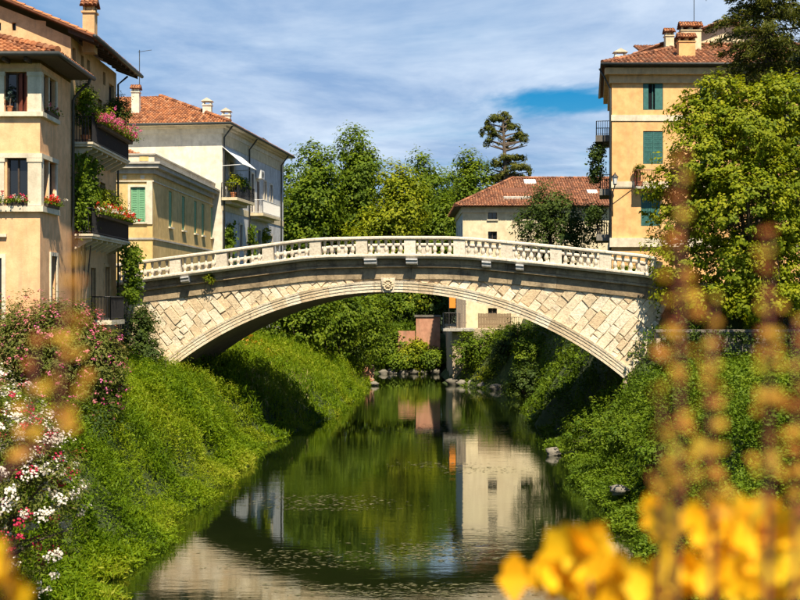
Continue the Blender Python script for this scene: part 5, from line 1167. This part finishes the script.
# ---- trees behind the bridge, on the left
def T(name, label, u, Y, top_v, base_z, w, mat, seed, nclump, per, cr, leaf, group='trees behind the bridge', low=0.22, trunk=0.32, lobes=7):
    x = xY(u, Y); zt = zY(top_v, Y); H = zt - base_z; g = np.random.default_rng(seed); bl = []
    for k in range(lobes):
        a = 2 * math.pi * k / lobes + g.random(); f = (k + 0.5) / lobes
        zz = base_z + H * (low + (0.80 - low) * f); sp = w * (0.50 if f < 0.6 else 0.28) * (0.7 + 0.5 * g.random())
        bl.append((x + sp * math.cos(a), Y + sp * math.sin(a) * 0.7, zz, w * (0.55 - 0.18 * f) * (0.85 + 0.3 * g.random()), w * 0.45, H * 0.17 * (0.9 + 0.3 * g.random())))
    bl.append((x, Y, base_z + H * 0.86, w * 0.30, w * 0.30, H * 0.14)); bl.append((x, Y, base_z + H * 0.5, w * 0.55, w * 0.5, H * 0.25))
    return tree(name, label, group, (x, Y, base_z), bl, mat, nclump, per, cr, leaf, trunk, seed)
T('leafy_tree', 'broad green tree next to the white house end wall', 312, 136, 141, 3.4, 5.6, M['mid'], 401, 1250, 30, 0.95, 0.36)
T('leafy_tree', 'tallest dense green tree behind the bridge crown', 354, 140, 126, 3.4, 5.4, M['mid'], 402, 1250, 30, 0.95, 0.36)
T('leafy_tree', 'yellow green rounded tree rising just above the balustrade crown', 392, 134, 165, 3.4, 5.4, M['lime'], 403, 1100, 28, 0.9, 0.34)
T('leafy_tree', 'darker round topped tree between the tall trees and the cream house', 421, 146, 152, 3.4, 4.2, M['mid'], 404, 850, 28, 0.9, 0.36)
T('leafy_tree', 'open crowned tree rising over the corner of the cream house', 468, 150, 150, 3.6, 4.6, M['mid'], 405, 900, 28, 0.9, 0.36)
T('leafy_tree', 'lower green tree in front of the cream house end wall', 438, 137, 190, 3.6, 3.8, M['mid'], 406, 500, 28, 0.8, 0.32)
T('leafy_tree', 'back row tree filling the gap before the cedar', 447, 158, 164, 3.6, 5.0, M['mid'], 408, 650, 26, 0.9, 0.36)
T('leafy_tree', 'back row tree filling the gap by the white house gutter', 290, 150, 160, 3.6, 4.6, M['mid'], 407, 450, 26, 0.9, 0.36)
# trees and bushes along the left bank under the arch
for k, (u, Y, tv, w, mt, lab) in enumerate(((300, 98, 290, 2.6, M['mid'], 'round bush below the white house on the left bank'), (328, 103, 284, 2.8, M['mid'], 'full green bush overhanging the left bank under the arch'), (356, 107, 288, 2.6, M['mid'], 'bush leaning over the brick river wall'), (385, 134, 284, 4.0, M['mid'], 'large bush on the far bend behind the low pink wall'), (424, 135, 288, 3.6, M['dark'], 'dark bush above the tall pink wall'), (405, 123.6, 352, 1.4, M['ivy'], 'small bush at the foot of the pink wall'), (388, 125, 330, 2.0, M['mid'], 'leafy bush at the end of the low pink wall'), (431, 123.4, 349, 1.2, M['mid'], 'leafy bush hiding the foot of the tall pink wall'), (413, 123.5, 341, 1.1, M['lime'], 'pale bush climbing against the low pink wall'))):
    x = xY(u, Y); zt = zY(tv, Y); zb = float(height(x, Y)); zb = max(zb, 0.3) if k < 5 else 0.4; H = zt - zb
    shrub('river_bush', lab, (x, Y, zb - 0.1), [(x, Y, zb + H * 0.45, w, w * 0.8, H * 0.5), (x - w * 0.6, Y, zb + H * 0.4, w * 0.7, w * 0.7, H * 0.42), (x + w * 0.5, Y + 0.5, zb + H * 0.62, w * 0.7, w * 0.7, H * 0.36)], mt, int(110 * w), 28, 0.6, 0.26, 420 + k, aspect=0.6)
# cedar with bare trunk between two tiers
cx, cy = xY(505, 150), 150.0
ct = thing('cedar_tree', (cx, cy, 4.0), 'tall tiered cedar with bare trunk above the cream house roof', 'tree'); bl = []
for (u, v, ru, rv) in ((498, 118, 13, 6), (488, 128, 8, 6), (512, 126, 12, 6), (520, 135, 9, 5), (494, 135, 7, 7), (505, 114, 7, 4), (489, 140, 4, 6), (524, 141, 4, 6), (511, 140, 5, 6), (505, 158, 13, 4), (517, 157, 10, 4), (496, 164, 11, 5), (518, 168, 14, 5), (507, 175, 16, 6), (524, 177, 10, 4), (495, 178, 12, 5)):
    bl.append((xY(u, cy), cy + random.uniform(-1, 1), zY(v, cy), ru * cy / F, ru * cy / F * 0.8, rv * cy / F))
bl = [(x_, y_, z_, rx_ * 0.8, ry_ * 0.8, rz_ * 0.45) for x_, y_, z_, rx_, ry_, rz_ in bl] + [(x_ + s_ * rx_ * 0.75, y_, z_ - rz_ * 0.8, rx_ * 0.13, ry_ * 0.13, rz_ * 0.9) for x_, y_, z_, rx_, ry_, rz_ in bl for s_ in (-1, 1)]
p, nr, tone, cl = cloud(bl, 460, 26, 0.34, shell=(0.2, 1.05), seed=431, flat=1.0); leaf_obj('crown', M['conifer'], p, 0.34, nr, tone, parent=ct, aspect=0.35)
mb = MB(); mb.tube([(cx, cy, 3.5), (cx, cy, 14), (cx + 0.1, cy, 21), (cx - 0.3, cy, zY(112, cy))], [0.5, 0.42, 0.3, 0.05], 8)
for i in range(0, len(bl)): mb.tube([(cx, cy, bl[i][2] - 0.6), (bl[i][0], bl[i][1], bl[i][2])], [0.13, 0.04], 6)
mb.build('trunk', M['bark'], ct)
# small tree before the cream house, on the right
tree('bushy_tree', 'dark green bushy tree in front of the cream house next to the apricot house', None, (xY(556, 96), 96, 4.2),
     [(xY(548, 96), 96, zY(205, 96), 1.7, 1.5, 1.3), (xY(565, 96), 96, zY(222, 96), 2.3, 1.8, 1.6), (xY(535, 96), 96, zY(226, 96), 1.7, 1.5, 1.5), (xY(582, 96), 96, zY(232, 96), 1.8, 1.5, 1.2), (xY(556, 96), 96, zY(245, 96), 3.0, 2.0, 1.8), (xY(548, 96), 96, zY(272, 96), 3.0, 2.0, 1.8), (xY(575, 96), 96, zY(290, 96), 2.6, 2.0, 1.8), (xY(540, 96), 96, zY(296, 96), 1.8, 1.6, 1.4), (xY(541, 96), 96, zY(213, 96), 0.9, 0.9, 1.4)], M['dark'], 620, 30, 0.6, 0.27, 0.2, 433, aspect=0.35)
# shrubs on the right bank beneath the arch and along the quay
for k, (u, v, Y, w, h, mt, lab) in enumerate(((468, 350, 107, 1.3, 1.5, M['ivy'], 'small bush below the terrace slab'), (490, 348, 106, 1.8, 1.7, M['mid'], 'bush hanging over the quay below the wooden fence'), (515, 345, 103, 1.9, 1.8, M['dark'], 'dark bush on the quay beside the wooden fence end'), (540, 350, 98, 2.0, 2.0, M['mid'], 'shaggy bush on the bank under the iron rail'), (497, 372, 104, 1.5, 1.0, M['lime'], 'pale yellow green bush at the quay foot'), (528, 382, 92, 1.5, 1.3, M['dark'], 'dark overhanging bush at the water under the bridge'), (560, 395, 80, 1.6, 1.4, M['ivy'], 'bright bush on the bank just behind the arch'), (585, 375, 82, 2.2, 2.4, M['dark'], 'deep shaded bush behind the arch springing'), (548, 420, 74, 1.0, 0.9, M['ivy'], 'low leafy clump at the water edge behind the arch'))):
    x, _, z = at(u, v, Y); shrub('bank_bush', lab, (x, Y, z - h), [(x, Y, z, w * 0.8, w * 0.8, h), (x - w * 0.5, Y, z - h * 0.3, w * 0.6, w * 0.7, h * 0.7), (x + w * 0.5, Y + 0.3, z - h * 0.1, w * 0.7, w * 0.7, h * 0.8)], mt, int(70 * w), 28, 0.42, 0.2, 440 + k, aspect=0.6)
for k, (x, Y, w, h, mt, lab) in enumerate(((9.2, 57.5, 1.7, 1.6, M['ivy'], 'leafy bush against the right foot of the arch'), (11.5, 56.8, 1.2, 2.6, M['dark'], 'dark shrub in front of the garden wall at the bridge foot'), (9.6, 50.5, 1.9, 1.3, M['ivy'], 'rounded green mound of shrubs below the garden wall'), (12.6, 48.0, 2.0, 1.2, M['ivy'], 'broad green shrub mound on the bank top'), (9.3, 43.0, 1.7, 1.1, M['ivy'], 'dense shrub above the pale flat stone'), (13.0, 42.0, 2.0, 1.2, M['ivy'], 'wide shrub on the upper bank facing the river'))):
    z = float(height(x, Y)); shrub('bank_shrub', lab, (x, Y, z), [(x, Y, z + h * 0.45, w, w * 0.8, h * 0.6), (x - w * 0.6, Y - 0.3, z + h * 0.25, w * 0.7, w * 0.7, h * 0.5), (x + w * 0.6, Y + 0.2, z + h * 0.35, w * 0.7, w * 0.7, h * 0.55)], mt, int(120 * w), 30, 0.3, 0.115, 460 + k, aspect=0.6)

# ---- bright tree at the right end of the bridge
by = 60.0
mp = lambda u, v, ru, rv, dy=0: (xY(u, by), by + dy, zY(v, by), ru * by / F, ru * by / F * 0.8, rv * by / F)
tree('lime_green_tree', 'large bright yellow green tree over the right end of the bridge', None, (xY(752, by), by, 6.5),
     [mp(735, 135, 62, 50), mp(775, 120, 62, 48, 0.5), mp(700, 165, 48, 42, -0.5), mp(690, 210, 46, 44), mp(735, 215, 66, 60, -1), mp(790, 190, 58, 66), mp(680, 262, 38, 34), mp(740, 270, 60, 38, -0.5), mp(800, 260, 55, 44), mp(695, 118, 28, 24), mp(668, 190, 24, 24), mp(715, 95, 26, 20), mp(790, 92, 36, 22), mp(700, 300, 30, 16, -1.6), mp(745, 304, 34, 18, -2.0), mp(790, 300, 34, 18, -2.0), mp(668, 285, 20, 20, -0.6)], M['lime'], 1750, 38, 0.36, 0.17, 0.3, 471, limbs=9, aspect=0.7, shell=(0.45, 1.05), flat=0.55)
# dark conifer behind it, and a blue spruce branch tree at the edge
def conifer(name, label, x, Y, zb, zt, rmax, mat, seed, whorls, leaf, base_frac=0.15, per=60, droop=0.25):
    g = np.random.default_rng(seed); t = thing(name, (x, Y, zb), label, 'tree'); mb = MB(); H = zt - zb
    mb.tube([(x, Y, zb - 0.3), (x, Y, zb + H * 0.5), (x, Y, zt)], [0.38, 0.24, 0.03], 8); pts = []; als = []; tn = []
    for k in range(whorls):
        f = base_frac + (1 - base_frac) * (k + g.random() * 0.6) / whorls; z0 = zb + H * f; L = rmax * (1 - f) ** 0.75 * (0.75 + 0.5 * g.random())
        nb_ = 6
        for b in range(nb_):
            a = 2 * math.pi * (b + g.random()) / nb_; Lb = L * (0.7 + 0.5 * g.random()); d = np.array((math.cos(a), math.sin(a), 0))
            s_ = np.linspace(0.12, 1, per); c = np.array((x, Y, z0)) + d * (s_[:, None] * Lb); c[:, 2] += -droop * Lb * s_ ** 2 + 0.12 * Lb * s_
            mb.tube([(x, Y, z0), tuple(c[per // 2]), tuple(c[-1])], [0.05, 0.03, 0.006], 5)
            for rep in range(5):
                off = g.normal(size=(per, 3)) * np.array((0.16, 0.16, 0.10)) * (1.5 - s_)[:, None] * (0.5 + Lb * 0.35); off[:, 2] -= 0.10 * np.abs(g.normal(size=per))
                pts.append(c + off); als.append(np.tile(d, (per, 1)) * 0.8 + g.normal(size=(per, 3)) * 0.6 + np.array((0, 0, -0.35))); tn.append(np.full(per, 0.55 * g.random()) + 0.45 * g.random(per))
    pts = np.concatenate(pts); al = np.concatenate(als); al /= np.linalg.norm(al, axis=1, keepdims=True); nr = rand_unit(len(pts), g) + np.array((0, 0, 0.6)); nr -= al * np.sum(nr * al, 1, keepdims=True)
    leaf_obj('crown', mat, pts, leaf * (0.7 + 0.6 * g.random(len(pts))), nr, np.concatenate(tn), parent=t, aspect=0.2, along=al); mb.build('trunk', M['bark'], t); return t
conifer('dark_conifer', 'tall dark fir behind the bright tree', xY(768, 66), 66.0, 7.4, 30.0, 5.6, M['conifer'], 481, 30, 0.30)
conifer('blue_spruce', 'blue green spruce beside the dark fir', xY(820, 64.0), 64.0, 7.4, 23.5, 3.4, M['blue'], 482, 22, 0.22)
shrub('wall_lavender', 'purple tinged shrub on the garden wall', (xY(792, 58.8), 58.9, 5.3), [(xY(792, 58.8), 59.2, 6.3, 0.8, 0.6, 0.9)], M['blue'], 50, 26, 0.25, 0.12, 484)
shrub('ornamental_grass', 'tuft of strappy pale grass on the garden wall coping', (xY(760, 58.8), 58.9, 5.3), [(xY(760, 58.8), 59.2, 5.8, 0.9, 0.5, 0.6)], M['weed'], 50, 26, 0.3, 0.3, 485, aspect=0.1)
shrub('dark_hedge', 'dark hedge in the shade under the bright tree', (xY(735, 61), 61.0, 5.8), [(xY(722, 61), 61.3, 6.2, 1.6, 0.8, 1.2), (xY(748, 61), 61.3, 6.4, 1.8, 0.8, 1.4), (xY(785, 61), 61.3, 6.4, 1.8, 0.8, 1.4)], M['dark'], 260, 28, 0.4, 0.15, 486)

# ================================================================== out-of-focus shrubs at the photographer's feet
parapet = MB(); parapet.box(-4, 4, 0.75, 3.0, -1, 5.55); pp_ = tag(parapet.build('stone_ledge', M['rubble'], loc=(0, 1.4, 0)), 'stone ledge under the yellow leaved shrubs', 'ledge')
def wand(t, x, d, v_top, v_bot, root, seed, width=20, gap=12, knee=None):
    """one upright twig: dark red stem feathered with small leaves; pixel units are photo pixels at distance d"""
    g = np.random.default_rng(seed); k = d / F; z0, z1 = zY(v_bot, d), zY(v_top, d)
    top = Vector((x, d, z1)); low = Vector((x + (root - x) * 0.04, d, z0)); base = Vector((root, d + 0.05, 5.6))
    kn = Vector(knee) if knee else base.lerp(low, 0.55)
    mb = MB(); mb.tube([base, kn, low, low.lerp(top, 0.5) + Vector((0.003 * g.normal(), 0, 0)), top], [0.004, 0.0035, 0.003, 0.0022, 0.001], 6); st = mb.build('branch', M['stem'], t, smooth=True)
    n = int((v_bot - v_top) / gap); pts = []; sz = []; tn = []; pr = []; nr = []; ps = []
    for i in range(n):
        f = i / max(n - 1, 1); c0 = np.array(top.lerp(low, f)); c0[2] += g.normal() * 3 * k; c0[0] += g.normal() * 2.5 * k
        wv = width * k * (0.22 + 0.78 * min(1, f * 1.5)) * (0.6 + 0.6 * g.random()); a0_ = g.random() * 6.28; tone_ = g.random()
        for j in range(int(g.integers(2, 5))):
            a = a0_ + j * 1.3 + g.normal() * 0.5; dv = np.array((math.cos(a), math.sin(a) * 0.8, 0.25 + 0.4 * g.random())); dv /= np.linalg.norm(dv)
            pts.append(c0 + dv * (wv * (0.35 + 0.75 * g.random()))); sz.append((11 + 6 * g.random()) * k * (0.6 + 0.4 * min(1, f * 2))); tn.append(0.12 + 0.55 * tone_ + 0.35 * g.random()); nr.append(np.array((g.normal() * 0.6, -1.0, 0.5 + g.normal() * 0.6)))
        for j in range(3): pr.append(c0 + g.normal(size=3) * np.array((4.5, 4.5, 6)) * k); ps.append((7 + 6 * g.random()) * k)
    stuff(leaf_obj('leaf_whorls', M['amber'], np.array(pts), np.array(sz), np.array(nr), np.array(tn), parent=st, aspect=0.9))
    stuff(leaf_obj('bud_scales', M['rust'], np.array(pr), np.array(ps), None, None, parent=st, aspect=0.6))
def big_leaf(st, c, size, seed):
    """a broad cupped yellow leaf with a midrib"""
    g = np.random.default_rng(seed); d = rand_unit(1, g)[0]; d[2] = abs(d[2]) + 0.9; d /= np.linalg.norm(d); n = rand_unit(1, g)[0] + np.array((0, -0.9, 0.5)); n -= d * n.dot(d); n /= np.linalg.norm(n); w = np.cross(d, n)
    out = [(-0.6, 0.03), (-0.32, 0.24), (-0.02, 0.45), (0.12, 0.27), (0.36, 0.31), (0.66, 0.02)]; vs = []; fs = []
    for a, b in out:
        cu = 0.10 * (1 - (2 * a) ** 2)
        vs += [c + (d * a - w * b) * size + n * size * (0.16 * b - cu), c + d * a * size - n * size * cu, c + (d * a + w * b) * size + n * size * (0.16 * b - cu)]
    for i in range(5): fs += [(3 * i, 3 * i + 1, 3 * i + 4, 3 * i + 3), (3 * i + 1, 3 * i + 2, 3 * i + 5, 3 * i + 4)]
    mb = MB(); mb.add([tuple(v) for v in vs], fs); o = mb.build('leaf', M['yleaf'], st, smooth=True)
    at_ = o.data.attributes.new('rnd', 'FLOAT', 'POINT'); at_.data.foreach_set('value', [float(np.clip(tv, 0, 1)) for tv in g.random() + g.normal(size=len(vs)) * 0.12])
D = 1.85
sr = thing('yellow_leaved_shrub', (0.45, 1.8, 5.55), 'blurred yellow leaved shrub with tall amber wands on the ledge', 'shrub')
for k, (u, d, vt, vb, w, rt) in enumerate(((680, 1.30, 158, 500, 27, 0.24), (714, 1.35, 300, 520, 22, 0.31), (769, 1.30, 232, 500, 23, 0.36), (662, 1.35, 400, 540, 13, 0.25), (797, 1.35, 320, 520, 14, 0.40))):
    wand(sr, xY(u, d), d, vt, vb, rt, 500 + k, w, 19)
g = np.random.default_rng(77)
for bi, (u, v, su, sv, n) in enumerate(((555, 568, 22, 16, 11), (610, 580, 20, 18, 9), (590, 545, 10, 14, 4), (735, 520, 34, 14, 12), (755, 565, 36, 18, 14), (690, 575, 26, 14, 9), (790, 545, 16, 26, 7), (660, 518, 5, 6, 1))):
    d = D + g.uniform(-0.1, 0.15); mb = MB(); b0_ = Vector((xY(u, d) * 0.7 + 0.1, d + 0.05, 5.62)); e_ = Vector((xY(u, d), d, zY(v, d)))
    mb.tube([b0_, b0_.lerp(e_, 0.6) + Vector((0, 0.02, 0)), e_], [0.006, 0.005, 0.002], 6); st = mb.build('branch', M['stem'], sr, smooth=True)
    for q in range(int(n * 2.3)):
        dd = d + g.normal() * 0.06; c = np.array(at(u + g.normal() * su, v + abs(g.normal()) * sv * 0.8 - sv * 0.3, dd)); big_leaf(st, c, (27 + 19 * g.random()) * d / F, 900 + bi * 40 + q)
sl_ = thing('amber_shrub', (-0.4, 1.4, 5.55), 'blurred amber and rust wand standing before the pink oleander', 'shrub')
wand(sl_, xY(74, 1.3), 1.3, 246, 435, -0.7, 531, 28, 16, knee=(-0.47, 1.32, zY(520, 1.3)))
wand(sl_, xY(36, 1.45), 1.45, 345, 455, -0.7, 532, 13, 18, knee=(-0.53, 1.47, zY(530, 1.45)))
mb = MB(); mb.tube([(-0.43, 1.4, 5.62), (-0.435, 1.4, 6.2), (-0.42, 1.4, 6.74)], [0.006, 0.005, 0.002], 6); st = mb.build('branch', M['stem'], sl_)
for q, (u, v) in enumerate(((4, 585), (18, 592), (-5, 560), (6, 568), (22, 605))): big_leaf(st, np.array(at(u, v, 1.4)), 36 * 1.4 / F, 960 + q)

shrub('flowering_weeds', 'clump of yellow and orange wild flowers on the bank behind the bridge', (xY(252, 84), 84.0, 3.2), [(xY(240, 84), 84, 4.0, 0.9, 0.9, 0.9), (xY(258, 83), 83, 3.5, 0.9, 0.9, 0.8), (xY(270, 82), 82, 2.9, 0.8, 0.8, 0.7)], M['weed'], 90, 26, 0.3, 0.16, 520, cat='wild flowers', flowers=(('flowers', M['amber'], 90, 8, 0.15, 0.13),))

for k, (u, w_, lab) in enumerate(((690, 1.0, 'dark ivy added as shade over the garden wall next to the bridge foot'), (735, 1.4, 'dark ivy curtain added as shade on the garden wall under the bright tree'), (785, 1.1, 'dark ivy added as shade down the garden wall below the strappy grass'))):  # leaves added to darken the sunlit wall as tree shade would
    x = xY(u, 57.9); creeper('shade_ivy', lab, lambda g, n, x=x, w_=w_: [(x + w_ * g.normal() * 0.6, 57.8 - 0.2 * g.random(), 5.45 - 2.0 * g.random() ** 1.6) for _ in range(n)], M['dark'], 60, 0.13, 540 + k, root=(x, 58.3, 5.4))
